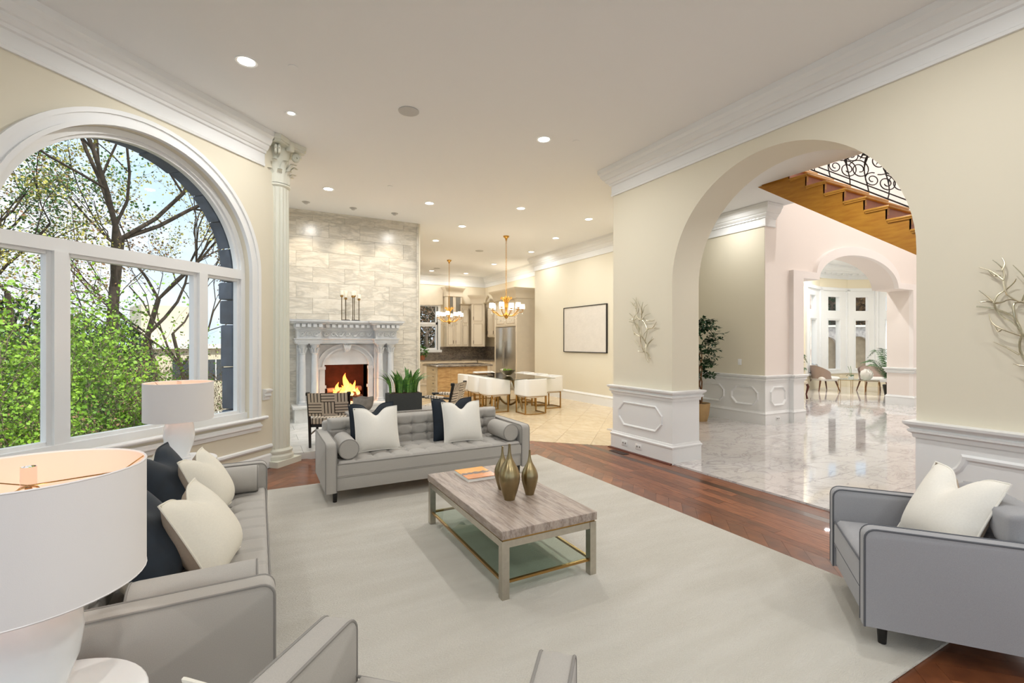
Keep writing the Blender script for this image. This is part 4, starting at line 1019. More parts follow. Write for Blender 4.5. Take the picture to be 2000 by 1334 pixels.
def seat_unit(name, label, cat, L, D, loc, rz, fab, pipe, armt, armh, nb, ns, group=None, seat_h=.42, back_h=.73, leg_h=.125, legs=True):
    t = thing(name, label, cat, loc, rz, group)
    fr, bk = -D/2, D/2
    mk('base', B().rbox(-L/2+armt, fr+.015, leg_h, L/2-armt, bk-.05, leg_h+.14, .012, 2), fab, t)
    for sg in (-1, 1):
        x0, x1 = sorted((sg*L/2, sg*(L/2-armt)))
        b = B(); P = arm_outline(fr, bk, leg_h-.01, armh, .05); cx = (x0+x1)/2
        # slightly crowned arm: three slices
        n = len(P); k = len(b.v)
        cyc = (fr+bk)/2; czc = (leg_h+armh)/2
        for xx, sc_ in ((x0, .985), (x0+.008, 1), (cx, 1.006), (x1-.008, 1), (x1, .985)):
            for y, z in P: b.v.append((xx, cyc+(y-cyc)*sc_, czc+(z-czc)*sc_))
        b.ring_faces(n, 5, k); b.f.append(tuple(k+i for i in range(n))); b.f.append(tuple(k+4*n+i for i in range(n)))
        a = mk('arm', b, fab, t, ang=50)
        for xx in (x0+.003, x1-.003):
            mk('piping', B().tube([(xx, cyc+(y-cyc)*.996, czc+(z-czc)*.996) for y, z in P], .0055, 6), pipe, a)
    mk('back', B().rbox(-L/2+armt*.6, bk-.13, leg_h, L/2-armt*.6, bk-.005, back_h-.03, .03, 3), fab, t)
    zs0 = leg_h+.135
    sx0, sx1 = -L/2+armt+.004, L/2-armt-.004
    s_ = mk('seat_cushion', cushion(sx0, fr+.005, zs0, sx1, bk-.2, seat_h, ns[0], ns[1], .034, .013, 'z', .028), fab, t, ang=70)
    LX, LY = sx1-sx0, bk-.2-fr-.005
    buttons(s_, pipe, [(sx0+LX*i/ns[0], fr+.005+LY*j/ns[1], seat_h-.022) for i in range(1, ns[0]) for j in range(1, ns[1])])
    mk('piping', B().tube([(sx0, fr+.008, seat_h-.022), (sx1, fr+.008, seat_h-.022)], .005, 6), pipe, s_)
    mk('piping', B().tube([(sx0, fr+.008, zs0+.01), (sx1, fr+.008, zs0+.01)], .005, 6), pipe, s_)
    c_ = mk('back_cushion', cushion(sx0, bk-.235, seat_h-.03, sx1, bk-.1, back_h, nb[0], nb[1], .036, .014, 'y', .035), fab, t, ang=70)
    LZ = back_h-seat_h+.03
    buttons(c_, pipe, [(sx0+LX*i/nb[0], bk-.235+.027, seat_h-.03+LZ*j/nb[1]) for i in range(1, nb[0]) for j in range(1, nb[1])], axis='y')
    if legs:
        for sx in (-1, 1):
            for sy in (-1, 1):
                x, y = sx*(L/2-.1), sy*(D/2-.1); mk('leg', B().cyl((x+sx*.0, y, 0), (x, y, leg_h+.01), .019, .027, 10), BLACKW, t)
    return t
def pillow(name, label, loc, rot, w, thick, front, back, chop=.09, group='throw pillows', cat='pillow', pipe=None):
    t = thing(name, label, cat, loc, 0, group, rot)
    n = 19
    def shape(u, v, sg):
        a, c = 2*u-1, 2*v-1
        ex = w/2*a*(1-.05*(1-c*c)*abs(a)); ez = w/2*c*(1-.05*(1-a*a)*abs(c))
        d = chop*math.exp(-(a/.3)**2)*max(0, c*.5+.5)**2.5
        ez -= d*w/.5
        th = thick/2*max(0, (1-abs(a)**2.6)*(1-abs(c)**2.6))**.62*(1-.45*min(1, d*8)*max(0, c))
        th *= 1-.18*c
        return (ex, sg*th, ez+w/2)
    for nm, sg, m in (('front', -1, front), ('back', 1, back)):
        b = B(); b.grid(lambda u, v: shape(u, v, sg), n, n); mk(nm, b, m, t, ang=180)
    E_ = [(i/24, 0) for i in range(24)]+[(1, i/24) for i in range(24)]+[(1-i/24, 1) for i in range(24)]+[(0, 1-i/24) for i in range(25)]
    mk('piping', B().tube([shape(u, v, 1) for u, v in E_], .0055, 6), pipe or front, t)
    return t
RUGZ = .018
sofa1 = seat_unit('tufted_sofa', 'light grey tufted sofa facing the coffee table with its back to the fireplace', 'sofa', 2.27, .89, (1.70, 5.275, RUGZ), 0, SOFA, PIPE, .105, .6, (11, 3), (11, 3), 'grey tufted sofas', seat_h=.41)
sofa2 = seat_unit('tufted_sofa', 'light grey tufted sofa standing beneath the arched window between two lamps', 'sofa', 2.28, .89, (-.385, 3.29, RUGZ), PI/2, SOFA, PIPE, .105, .6, (11, 3), (11, 3), 'grey tufted sofas', seat_h=.41)
ac1 = seat_unit('armchair', 'blue grey armchair with dark piping beside the panelled wall', 'armchair', .80, .84, (3.39, 1.14, 0), math.radians(218), CHAIR, CPIPE, .085, .62, (3, 2), (2, 2), 'grey armchairs', seat_h=.43, back_h=.75)
ac1.rotation_euler = (0, 0, math.atan2(.786, -.619)+PI/2); ac1.location = (3.325, 1.195, RUGZ)
ac2 = seat_unit('armchair', 'light grey armchair with its back to the near lamp table', 'armchair', .88, .84, (.2, 1.22, RUGZ), 0, SOFA, PIPE, .11, .62, (3, 2), (2, 2), 'grey armchairs', seat_h=.43, back_h=.72)
ac2.rotation_euler = (0, 0, math.atan2(.74, .67)+PI/2); ac2.location = (.27, 1.19, RUGZ)
# bolsters
def bolster(label, loc, rz):
    t = thing('bolster_cushion', label, 'bolster', loc, rz, 'bolsters on the sofas')
    mk('cover', B().lathe([(.09, 0), (.098, .012), (.1, .03), (.1, .43), (.098, .448), (.09, .46)], 28), SOFA, t).rotation_euler = (PI/2, 0, 0)
    for q in (.006, .454):
        b = B().tube([(.096*math.cos(2*PI*i/28), -q, .096*math.sin(2*PI*i/28)) for i in range(29)], .005, 5); mk('piping', b, PIPE, t)
    return t
zb = .41+.1+RUGZ+.006
bolster('round grey bolster against the window-side arm of the sofa before the fireplace', (.79, 5.34, zb), 0)
bolster('round grey bolster against the arch-side arm of the sofa before the fireplace', (2.615, 5.34, zb), 0)
bolster('round grey bolster at the fireplace end of the window sofa', (-.46, 4.21, zb), PI/2)
bolster('round grey bolster at the near lamp end of the window sofa', (-.46, 2.375, zb), PI/2)
sz = .41+RUGZ+.008
pillow('navy_pillow', 'navy velvet pillow behind a white one beside the window-side bolster', (1.12, 5.27, sz), (math.radians(-16), 0, .05), .5, .17, NAVY, CREAM, .1)
pillow('white_pillow', 'ivory linen pillow in front of navy velvet on the window side of fireplace sofa', (1.13, 5.12, sz), (math.radians(-16), 0, .03), .47, .18, IVORY, BEIGE, .09)
pillow('navy_pillow', 'navy velvet pillow behind a white one beside the arch-side bolster', (2.06, 5.28, sz), (math.radians(-16), 0, -.1), .5, .17, NAVY, CREAM, .1)
pillow('white_pillow', 'ivory linen pillow in front of navy velvet on the arch side of fireplace sofa', (2.12, 5.13, sz), (math.radians(-16), 0, -.06), .47, .18, IVORY, BEIGE, .09)
def pill_rot(face, tilt):
    """rotation for a pillow whose front faces plan angle `face`, leaning back by tilt"""
    return (Matrix.Rotation(face+PI/2, 4, 'Z') @ Matrix.Rotation(-tilt, 4, 'X')).to_euler()
for nm, lb, x, y, f, tl, w, a, c in (
    ('navy_pillow', 'navy velvet pillow with cream back at the near end of window sofa', -.36, 2.76, -.16, .5, .52, NAVY, CREAM),
    ('white_pillow', 'cream linen pillow with beige back at the near end of window sofa', -.14, 2.86, -.2, .5, .465, CREAM, BEIGE),
    ('navy_pillow', 'navy velvet pillow with cream back at the far end of window sofa', -.42, 3.66, -.28, .42, .52, NAVY, CREAM),
    ('white_pillow', 'cream linen pillow with beige back at the far end of window sofa', -.22, 3.76, -.2, .42, .45, CREAM, BEIGE)):
    pillow(nm, lb, (x, y, sz), pill_rot(f, tl), w, .24, a, c, .07)
fd = math.atan2(.786, -.619)
pc = V((3.325, 1.195, 0))+V((math.cos(fd), math.sin(fd), 0))*.06+V((.03, -.02, 0))
pillow('white_pillow', 'ivory linen pillow standing in the blue grey armchair', (pc.x, pc.y, .45+RUGZ), pill_rot(fd+.35, .5), .46, .2, IVORY, BEIGE, .12)
fd2 = math.atan2(.74, .67); pc = V((.25, 1.2, 0))-V((math.cos(fd2), math.sin(fd2), 0))*.16
pillow('white_pillow', 'cream linen pillow in the light grey armchair near the lamp', (pc.x, pc.y, .45+RUGZ), pill_rot(fd2, .3), .48, .2, CREAM, BEIGE, .05)
# ================================================================== RUG
rg = tag(mk('area_rug', B().rbox(-.28, 1.1, 0, 3.46, 5.68, RUGZ, .008, 2), RUG), 'large ivory wool area rug under the sofas and coffee table', 'rug')
# ================================================================== COFFEE TABLE
ct = thing('coffee_table', 'stone topped coffee table with nickel legs and glass lower shelf', 'table', (1.67, 3.27, RUGZ))
mk('stone_top', B().rbox(-.365, -.715, .37, .365, .715, .425, .004, 2), STONE, ct, smooth=False)
for x in (-1, 1):
    for y in (-1, 1): mk('leg', B().box(x*.36-.025*(1+x), y*.71-.025*(1+y), 0, x*.36+.025*(1-x), y*.71+.025*(1-y), .36), NICK, ct, smooth=False)
for x in (-1, 1): mk('apron_rail', B().box(x*.36-.025*(1+x)+.004, -.66, .315, x*.36+.025*(1-x)-.004, .66, .358), NICK, ct, smooth=False)
for y in (-1, 1): mk('apron_rail', B().box(-.31, y*.71-.025*(1+y)+.004, .315, .31, y*.71+.025*(1-y)-.004, .358), NICK, ct, smooth=False)
mk('brass_reveal', mould(B(), [(-.352, -.702), (.352, -.702), (.352, .702), (-.352, .702)], [(0, .358), (.02, .358), (.02, .37), (0, .37)], 1, True), BRASS, ct, smooth=False)
sh = mk('glass_shelf', B().box(-.335, -.685, .106, .335, .685, .112), GGLASS, ct, smooth=False)
for p, q in (((-.335, -.66), (-.335, .66)), ((.335, -.66), (.335, .66)), ((-.31, -.685), (.31, -.685)), ((-.31, .685), (.31, .685))):
    mk('shelf_rail', B().box(min(p[0], q[0])-.009, min(p[1], q[1])-.009, .09, max(p[0], q[0])+.009, max(p[1], q[1])+.009, .106), BRASS, ct, smooth=False)
tz = .425+RUGZ
def vase(label, x, y, h, r):
    t = thing('bottle_vase', label, 'vase', (x, y, tz), 0, 'bronze vases on the coffee table')
    prof = [(.5, 0), (.56, .04), (.78, .18), (.96, .32), (1, .4), (.95, .48), (.78, .57), (.52, .66), (.32, .73), (.2, .8), (.145, .87), (.12, .95), (.115, 1)]
    mk('body', B().lathe([(r*a, h*z) for a, z in prof]+[(r*.09, h*.995), (r*.085, h*.8)], 32), BRONZ, t)
    mk('lip', B().tube([(r*.105*math.cos(2*PI*i/16), r*.105*math.sin(2*PI*i/16), h) for i in range(17)], r*.02, 5), BRONZ, t)
vase('tallest bronze bottle vase on the coffee table', 1.625, 3.06, .405, .079)
vase('squat bronze bottle vase at the arch side of the coffee table', 1.815, 3.09, .335, .064)
vase('bronze bottle vase half hidden behind the tallest one', 1.69, 3.3, .335, .064)
bk_ = thing('book', 'coffee table book with orange savanna cover lying on stone table', 'book', (1.655, 3.745, tz), 0)
mk('pages', B().box(-.128, -.152, .004, .13, .152, .024), M('paper_white', (242, 240, 234), .8), bk_, smooth=False)
def covermat():
    m = bpy.data.materials.new('orange_photo_cover'); m.use_nodes = True; N = m.node_tree.nodes; L = m.node_tree.links; p = N['Principled BSDF']; p.inputs['Roughness'].default_value = .25
    tc = N.new('ShaderNodeTexCoord'); sp = N.new('ShaderNodeSeparateXYZ'); L.new(tc.outputs['Generated'], sp.inputs[0])
    nz = N.new('ShaderNodeTexNoise'); nz.inputs['Scale'].default_value = 7; nz.inputs['Detail'].default_value = 6; L.new(tc.outputs['Generated'], nz.inputs['Vector'])
    ad = N.new('ShaderNodeMath'); ad.operation = 'MULTIPLY_ADD'; ad.inputs[1].default_value = .35; L.new(nz.outputs['Fac'], ad.inputs[0]); L.new(sp.outputs['Y'], ad.inputs[2])
    r = N.new('ShaderNodeValToRGB'); e_ = r.color_ramp.elements; e_[0].position = .12; e_[0].color = (*srgb((206, 128, 52)), 1); e_[1].position = 1.0; e_[1].color = (*srgb((238, 164, 36)), 1)
    for ps, cc_ in ((.5, (222, 130, 30)), (.6, (70, 46, 16)), (.7, (96, 62, 18)), (.76, (240, 160, 30))): k = e_.new(ps); k.color = (*srgb(cc_), 1)
    L.new(ad.outputs[0], r.inputs['Fac']); L.new(r.outputs['Color'], p.inputs['Base Color']); return m
mk('cover', B().box(-.132, -.156, .024, .132, .156, .028), covermat(), bk_, smooth=False)
mk('back_cover', B().box(-.132, -.156, 0, .132, .156, .004), M('paper_white', (242, 240, 234), .8), bk_, smooth=False)
mk('spine', B().box(-.1325, -.156, .004, -.128, .156, .024), M('paper_white', (242, 240, 234), .8), bk_, smooth=False)
# ================================================================== LAMPS + LAMP TABLES
def lamp(label, x, y, z0, group='white table lamps'):
    t = thing('table_lamp', label, 'lamp', (x, y, z0), 0, group)
    r, zb_, zt = .27, .365, .70
    mk('body', B().lathe([(.085, 0), (.09, .02), (.075, .03), (.085, .065), (.11, .135), (.121, .215), (.114, .3), (.088, .395), (.06, .46), (.042, .49), (.03, .5)], 36), CERAM, t)
    mk('stem', B().cyl((0, 0, .49), (0, 0, .65), .008), BRASS, t)
    b = B(); n = 48
    b.grid(lambda u, v: (r*math.cos(2*PI*u), r*math.sin(2*PI*u), zb_+v*(zt-zb_)), n, 6, cu=True); s_ = mk('shade', b, SHADE, t)
    b = B(); b.grid(lambda u, v: ((r-.004)*math.cos(2*PI*u), (r-.004)*math.sin(2*PI*u), zb_+v*(zt-zb_)), n, 6, cu=True); mk('shade_lining', b, SHADEI, s_)
    for z in (zb_, zt): mk('shade_rim', B().tube([((r-.002)*math.cos(2*PI*i/48), (r-.002)*math.sin(2*PI*i/48), z) for i in range(49)], .0035, 5), SHADE, s_)
    for i in range(3):
        a = 2*PI*i/3+.35; mk('spider_arm', B().tube([(.0, 0, zt-.045), ((r-.06)*math.cos(a), (r-.06)*math.sin(a), zt-.045), ((r-.003)*math.cos(a), (r-.003)*math.sin(a), zt-.005)], .002, 4), BRASS, t)
    mk('harp', B().tube([(.05*math.sin(q), 0, .57+.085*math.cos(q)) for q in [-2.6+5.2*i/14 for i in range(15)]], .003, 5), BRASS, t)
    mk('bulb', B().lathe([(.012, .51), (.02, .53), (.03, .57), (.03, .595), (.018, .615), (.004, .622)], 14), emitmat('lamp_bulb', (255, 220, 180), 4) if 'lamp_bulb' not in MATS else MATS['lamp_bulb'], t)
    mk('finial', B().lathe([(.018, zt-.05), (.018, zt+.01)], 14), ACRYL, t)
    l = bpy.data.lights.new('lamp_light', 'POINT'); l.energy = 2.2; l.color = (1, .82, .68); l.shadow_soft_size = .04
    o = bpy.data.objects.new('lamp_light', l); COL.objects.link(o); o.location = (x, y, z0+.55)
def side_table(label, x, y, h=.53):
    t = thing('side_table', label, 'table', (x, y, 0), 0, 'round white lamp tables')
    mk('table_top', B().lathe([(.29, h-.03), (.3, h-.025), (.3, h-.004), (.296, h)], 48), LACQ, t)
    mk('edge_band', B().lathe([(.28, h-.042), (.285, h-.03)], 48), IRON, t)
    mk('pedestal', B().lathe([(.09, .02), (.06, .06), (.045, .2), (.045, .4), (.07, h-.05), (.1, h-.042)], 28), LACQ, t); mk('foot', B().lathe([(.2, 0), (.2, .012), (.1, .022)], 36), LACQ, t)
side_table('round white lamp table at the near end of the window sofa', -.60, 1.80); lamp('white drum shade lamp at the near end of the window sofa', -.585, 1.86, .53)
side_table('round white lamp table at the column end of the window sofa', -.64, 5.2); lamp('white drum shade lamp at the column end of the window sofa', -.64, 5.24, .53)
# ================================================================== CONSOLE BEHIND SOFA
cz = .74
cs = thing('console_table', 'dark legged console with grey stone top behind the fireplace sofa', 'console table', (1.72, 5.96, 0))
mk('top', B().rbox(-.78, -.17, cz-.03, .78, .17, cz, .004, 2), STEDGE, cs); mk('apron', B().box(-.75, -.15, cz-.075, .75, .15, cz-.03), BLACKW, cs, smooth=False)
for x in (-1, 1):
    for y in (-1, 1): mk('leg', B().box(x*.72-.025, y*.13-.025, 0, x*.72+.025, y*.13+.025, cz-.075), BLACKW, cs, smooth=False)
pn = thing('planter_box', 'charcoal planter box of snake plants on the console table', 'planter', (1.63, 5.95, cz))
mk('box', B().prism([(-.21, -.1), (.21, -.1), (.21, .1), (-.21, .1)], (0, 0, 0), (1, 0, 0), (0, 1, 0), (0, 0, 1), .212), SLATE, pn, smooth=False)
mk('soil', B().box(-.19, -.085, .205, .19, .085, .216), SOIL, pn, smooth=False)
rr = random.Random(5)
def blade(L, w, bend, yaw, x, y, twist):
    def fn(u, v):
        ww = w*(1-max(0, (v-.55)/.45)**1.8)*(.75+.5*v if v < .5 else 1)
        o = (u-.5)*ww; a = bend*v*v
        px, pz = L*v*math.sin(a)*.95, L*v*math.cos(a*.8)
        ca, sa = math.cos(yaw), math.sin(yaw); tw = twist*v; yy = .25*abs(u-.5)*ww
        return (x+px*ca-o*math.cos(tw)*sa-yy*ca, y+px*sa+o*math.cos(tw)*ca-yy*sa, .2+pz+o*math.sin(tw))
    return B().grid(fn, 5, 9)
for i in range(48):
    x = rr.uniform(-.18, .18); y = rr.uniform(-.06, .06); yaw = math.atan2(y*2+rr.uniform(-.1, .1), x+rr.uniform(-.08, .08))
    mk('leaf', blade(rr.uniform(.22, .36), rr.uniform(.035, .05), rr.uniform(.1, .3)+abs(x)*2.2, yaw, x, y, rr.uniform(-.6, .6)), SANSG, pn, ang=180)
for yaw, L, bd in ((PI, .32, 1.2), (.1, .3, 1.0), (.35, .3, 1.3)): mk('leaf', blade(L, .04, bd, yaw, .17*math.cos(yaw), .03, .2), SANSG, pn, ang=180)
bw = thing('stone_bowl', 'grey rough edged bowl on the console table', 'bowl', (1.13, 5.94, cz))
b = B(); b.grid(lambda u, v: (lambda r, z: (r*math.cos(2*PI*u), r*math.sin(2*PI*u), z))(.05+.075*math.sin(v*PI/2), .02+.16*(1-math.cos(v*PI/2))+v*.006*math.sin(u*2*PI*5)), 32, 9, cu=True)
b.grid(lambda u, v: (lambda r, z: (r*math.cos(2*PI*u), r*math.sin(2*PI*u), z))(.04+.078*math.sin(v*PI/2), .03+.15*(1-math.cos(v*PI/2))+v*.006*math.sin(u*2*PI*5)), 32, 9, cu=True)
mk('shell', b, BOWL, bw); mk('foot', B().lathe([(.05, 0), (.055, .02), (.045, .03)], 20), BOWL, bw)
# ================================================================== PATTERNED CHAIRS
def fretmat():
    m = bpy.data.materials.new('cream_fretwork_fabric'); m.use_nodes = True; N = m.node_tree.nodes; L = m.node_tree.links; p = N['Principled BSDF']; p.inputs['Roughness'].default_value = .9
    tc = N.new('ShaderNodeTexCoord'); mp = N.new('ShaderNodeMapping'); mp.inputs['Rotation'].default_value = (PI/2, 0, 0); L.new(tc.outputs['UV'], mp.inputs['Vector'])
    sp = N.new('ShaderNodeSeparateXYZ'); L.new(tc.outputs['UV'], sp.inputs[0])
    def lines(sock, f):
        a = N.new('ShaderNodeMath'); a.operation = 'MULTIPLY'; a.inputs[1].default_value = f; L.new(sock, a.inputs[0])
        c = N.new('ShaderNodeMath'); c.operation = 'FRACT'; L.new(a.outputs[0], c.inputs[0])
        d = N.new('ShaderNodeMath'); d.operation = 'LESS_THAN'; d.inputs[1].default_value = .26; L.new(c.outputs[0], d.inputs[0]); return d
    lx = lines(sp.outputs['X'], 12); ly = lines(sp.outputs['Y'], 12)
    chk = N.new('ShaderNodeTexChecker'); chk.inputs['Scale'].default_value = 3; L.new(tc.outputs['UV'], chk.inputs['Vector'])
    mx = N.new('ShaderNodeMix'); mx.data_type = 'FLOAT'; L.new(chk.outputs['Fac'], mx.inputs[0]); L.new(lx.outputs[0], mx.inputs[2]); L.new(ly.outputs[0], mx.inputs[3])
    col = N.new('ShaderNodeMix'); col.data_type = 'RGBA'; L.new(mx.outputs[0], col.inputs[0]); col.inputs[6].default_value = (*srgb((206, 194, 176)), 1); col.inputs[7].default_value = (*srgb((38, 32, 28)), 1)
    L.new(col.outputs[2], p.inputs['Base Color']); return m
FRET = fretmat()
def uvbox(o, sx, sy):
    me = o.data; uv = me.uv_layers.new(name='UVMap')
    for poly in me.polygons:
        n = poly.normal
        for li in poly.loop_indices:
            c = me.vertices[me.loops[li].vertex_index].co
            if abs(n.y) > .6: q = (c.x/sx, c.z/sy)
            elif abs(n.z) > .6: q = (c.x/sx, c.y/sy)
            else: q = (c.y/sx, c.z/sy)
            uv.data[li].uv = (q[0]+.5, q[1])
    return o
def fret_chair(label, loc, rz):
    t = thing('patterned_chair', label, 'armchair', loc, rz, 'fretwork chairs by the fire')
    for sg in (-1, 1):
        p = mk('back_post', B().tube([(sg*.27, .22, 0), (sg*.27, .25, .42), (sg*.275, .33, .84)], [.018, .022, .02], 8), BLACKW, t)
        mk('post_knob', B().rbox(sg*.275-.028, .3, .82, sg*.275+.028, .36, .875, .012, 2), BLACKW, p)
        mk('front_leg', B().tube([(sg*.27, -.27, 0), (sg*.27, -.26, .6)], [.017, .022], 8), BLACKW, t)
        a = mk('arm', B().tube([(sg*.275, .27, .6), (sg*.285, 0, .62), (sg*.28, -.3, .615)], .02, 8), BLACKW, t)
        w = mk('arm_wrap', B().tube([(sg*.277, .17, .607), (sg*.285, 0, .62), (sg*.282, -.16, .618)], .03, 10), FRET, a); uvbox(w, .6, .6)
        mk('stretcher', B().cyl((sg*.27, .22, .2), (sg*.27, -.27, .2), .013), BLACKW, t)
    b = B()
    b.grid(lambda u, v: (-.27+.54*u, .25+.075*v*1.2+.03*math.sin(PI*u), .5+.36*v), 13, 9); b.grid(lambda u, v: (-.27+.54*u, .285+.075*v*1.2+.03*math.sin(PI*u), .5+.36*v), 13, 9)
    uvbox(mk('back_panel', b, FRET, t, ang=60), .54, .54)
    uvbox(mk('seat', B().rbox(-.27, -.28, .36, .27, .25, .46, .03, 3), FRET, t), .54, .54)
    mk('seat_rail', B().box(-.27, -.27, .32, .27, .24, .36), BLACKW, t, smooth=False)
    return t
fret_chair('cream and black fretwork armchair facing the fire beside the column', (.97, 7.42, .09), PI-.3).scale = (1, 1, .92)
fret_chair('cream and black fretwork armchair turned sideways beyond the snake plant planter', (2.78, 7.75, .09), math.radians(226)).scale = (1, 1, .95)
# ================================================================== CANDLES ON MANTEL
MT = HZ+1.64
for lb, stems in (('two-light bronze candle stand with pale candles on the mantel', ((1.46, .47, .09), (1.55, .43, .14))),
                  ('three-light bronze candle stand with pale candles on the mantel', ((1.672, .47, .08), (1.715, .485, .09), (1.80, .42, .08)))):
    x0 = (stems[0][0]+stems[-1][0])/2+(.04 if len(stems) == 2 else 0)
    t = thing('candle_stand', lb, 'candle holder', (x0, 9.92, MT), 0, 'candle stands on the mantel')
    mk('base', B().lathe([(.085, 0), (.085, .012), (.07, .018)], 20), IRON, t)
    for i, (x, h, ch) in enumerate(stems):
        y = (-.04, .04, .0)[i]; xx = x-x0
        st_ = mk('stem', B().cyl((xx, y, .01), (xx, y, h), .008, seg=8), M('dark_bronze', (96, 82, 58), .35, 1), t)
        mk('cup', B().lathe([(.008, h-.01), (.026, h), (.03, h+.02), (.024, h+.035)], 14, (xx, y, 0)), BRASS, st_)
        mk('candle', B().lathe([(.036, h+.035), (.038, h+.045), (.038, h+.03+ch), (.034, h+.035+ch)], 18, (xx, y, 0)), WAX, st_)
# ================================================================== DINING SET
def dining_chair():
    t = thing('dining_chair', '', 'chair', (0, 0, 0), 0, 'white barrel dining chairs')
    def plan(r, n=8):   # rounded U outline, open towards -y
        w, d = .29, .28
        P = [(-w-r, -d), (-w-r, d-.12)]
        P += [(-w+.12-(.12+r)*math.cos(a), d-.12+(.12+r)*math.sin(a)) for a in [PI/2*i/n for i in range(1, n+1)]]
        P += [(w-.12+(.12+r)*math.sin(a), d-.12+(.12+r)*math.cos(a)) for a in [PI/2*i/n for i in range(0, n+1)]]
        P += [(w+r, -d)]; return P
    O_, I_ = plan(0), plan(-.065); n = len(O_); b = B(); k = 0
    rows = [(O_, .42), (O_, .755), ([(x*.985, y*.985) for x, y in O_], .775), ([(x*1.02, y*1.02) for x, y in I_], .775), (I_, .755), (I_, .44)]
    for P, z in rows:
        for x, y in P: b.v.append((x, y, z-(.0 if z < .7 else .05*max(0, -y/.28))))
    b.ring_faces(n, len(rows), 0, closed=False)
    for e_ in (0, n-1): b.f.append(tuple(i*n+e_ for i in range(len(rows))))
    mk('shell', b, LEATH, t, ang=50)
    mk('seat', B().rbox(-.225, -.29, .36, .225, .21, .48, .03, 3), LEATH, t); mk('seat_pan', B().prism(plan(-.01), (0, 0, .405), (1, 0, 0), (0, 1, 0), (0, 0, 1), .018), LEATH, t, smooth=False)
    fl_ = [(-.26, -.24), (-.26, .17), (-.17, .25), (.17, .25), (.26, .17), (.26, -.24)]
    mk('floor_bar', B().tube([(x, y, .012) for x, y in fl_], .012, 6), BRASS, t)
    for x, y in ((-.26, -.24), (.26, -.24), (-.26, .17), (.26, .17)): mk('leg', B().box(x-.012, y-.012, .0, x+.012, y+.012, .41), BRASS, t, smooth=False)
    mk('top_bar', B().tube([(x, y, .4) for x, y in fl_], .01, 6), BRASS, t)
    return t
dc0 = dining_chair(); first = True
for x, y, rz, lb in ((4.79, 9.8, PI/2, 'white barrel dining chair on the fireplace side at the near table corner'), (4.79, 10.47, PI/2, 'white barrel dining chair in the middle of the fireplace side'), (4.79, 11.14, PI/2, 'white barrel dining chair on the fireplace side nearest the island'),
                     (6.3, 9.8, -PI/2, 'white barrel dining chair on the picture side at the near table corner'), (6.3, 10.47, -PI/2, 'white barrel dining chair in the middle of the picture side'), (6.3, 11.14, -PI/2, 'white barrel dining chair on the picture side nearest the refrigerator'),
                     (5.42, 9.14, PI, 'white barrel dining chair at the head facing the kitchen'), (5.53, 11.85, 0, 'white barrel dining chair at the head in front of the island')):
    if first: dc0.location = (x, y, 0); dc0.rotation_euler = (0, 0, rz); dc0['label'] = lb; first = False
    else: copy_tree(dc0, (x, y, 0), rz, lb)
dt = thing('dining_table', 'smoked glass dining table on looping bronze base', 'table', (5.53, 10.47, 0))
mk('glass_top', B().rbox(-.62, -1.2, .742, .62, 1.2, .757, .004, 1), DGLASS, dt)
for i in range(5):
    a = i*PI/5+.2; sx, sy = math.cos(a), math.sin(a)
    pts = []
    for q in range(25):
        t_ = -1+2*q/24; w = .72*abs(t_)**.8*(1 if t_ > 0 else -1); z = .03+.7*abs(t_)**1.6 if i % 2 else .71-.68*abs(t_)**1.5
        pts.append((w*sx*.55, w*sy*1.1, z))
    mk('base_loop', B().tube(pts, .026, 8), M('brushed_bronze', (150, 122, 82), .35, 1), dt)
bl = thing('centrepiece_bowl', 'silver boat shaped bowl of moss balls on the dining table', 'bowl', (5.5, 10.45, .757))
mk('bowl', B().grid(lambda u, v: (.16*(.3+.7*v)*math.cos(2*PI*u), .3*(.25+.75*v)*math.sin(2*PI*u), .01+.12*v**1.4+.03*v*math.sin(2*PI*u)**2), 28, 8, cu=True), M('hammered_silver', (186, 182, 168), .3, 1), bl); mk('foot', B().lathe([(.05, 0), (.04, .012), (.045, .02)], 16), M('hammered_silver', (186, 182, 168), .3, 1), bl)
for i, (x, y) in enumerate(((0, -.14), (.02, .0), (-.01, .14))):
    s_ = thing('moss_ball', 'green moss ball in the silver bowl', 'moss ball', (5.5+x, 10.45+y, .757+.075), 0, 'moss balls in the bowl')
    b = B(); b.grid(lambda u, v: (.05*math.sin(PI*v)*math.cos(2*PI*u), .05*math.sin(PI*v)*math.sin(2*PI*u), .05-.05*math.cos(PI*v)), 14, 9, cu=True); mk('moss', b, M('moss', (110, 140, 50), 1, var=.5, vs=40, bump=1, bs=90), s_)
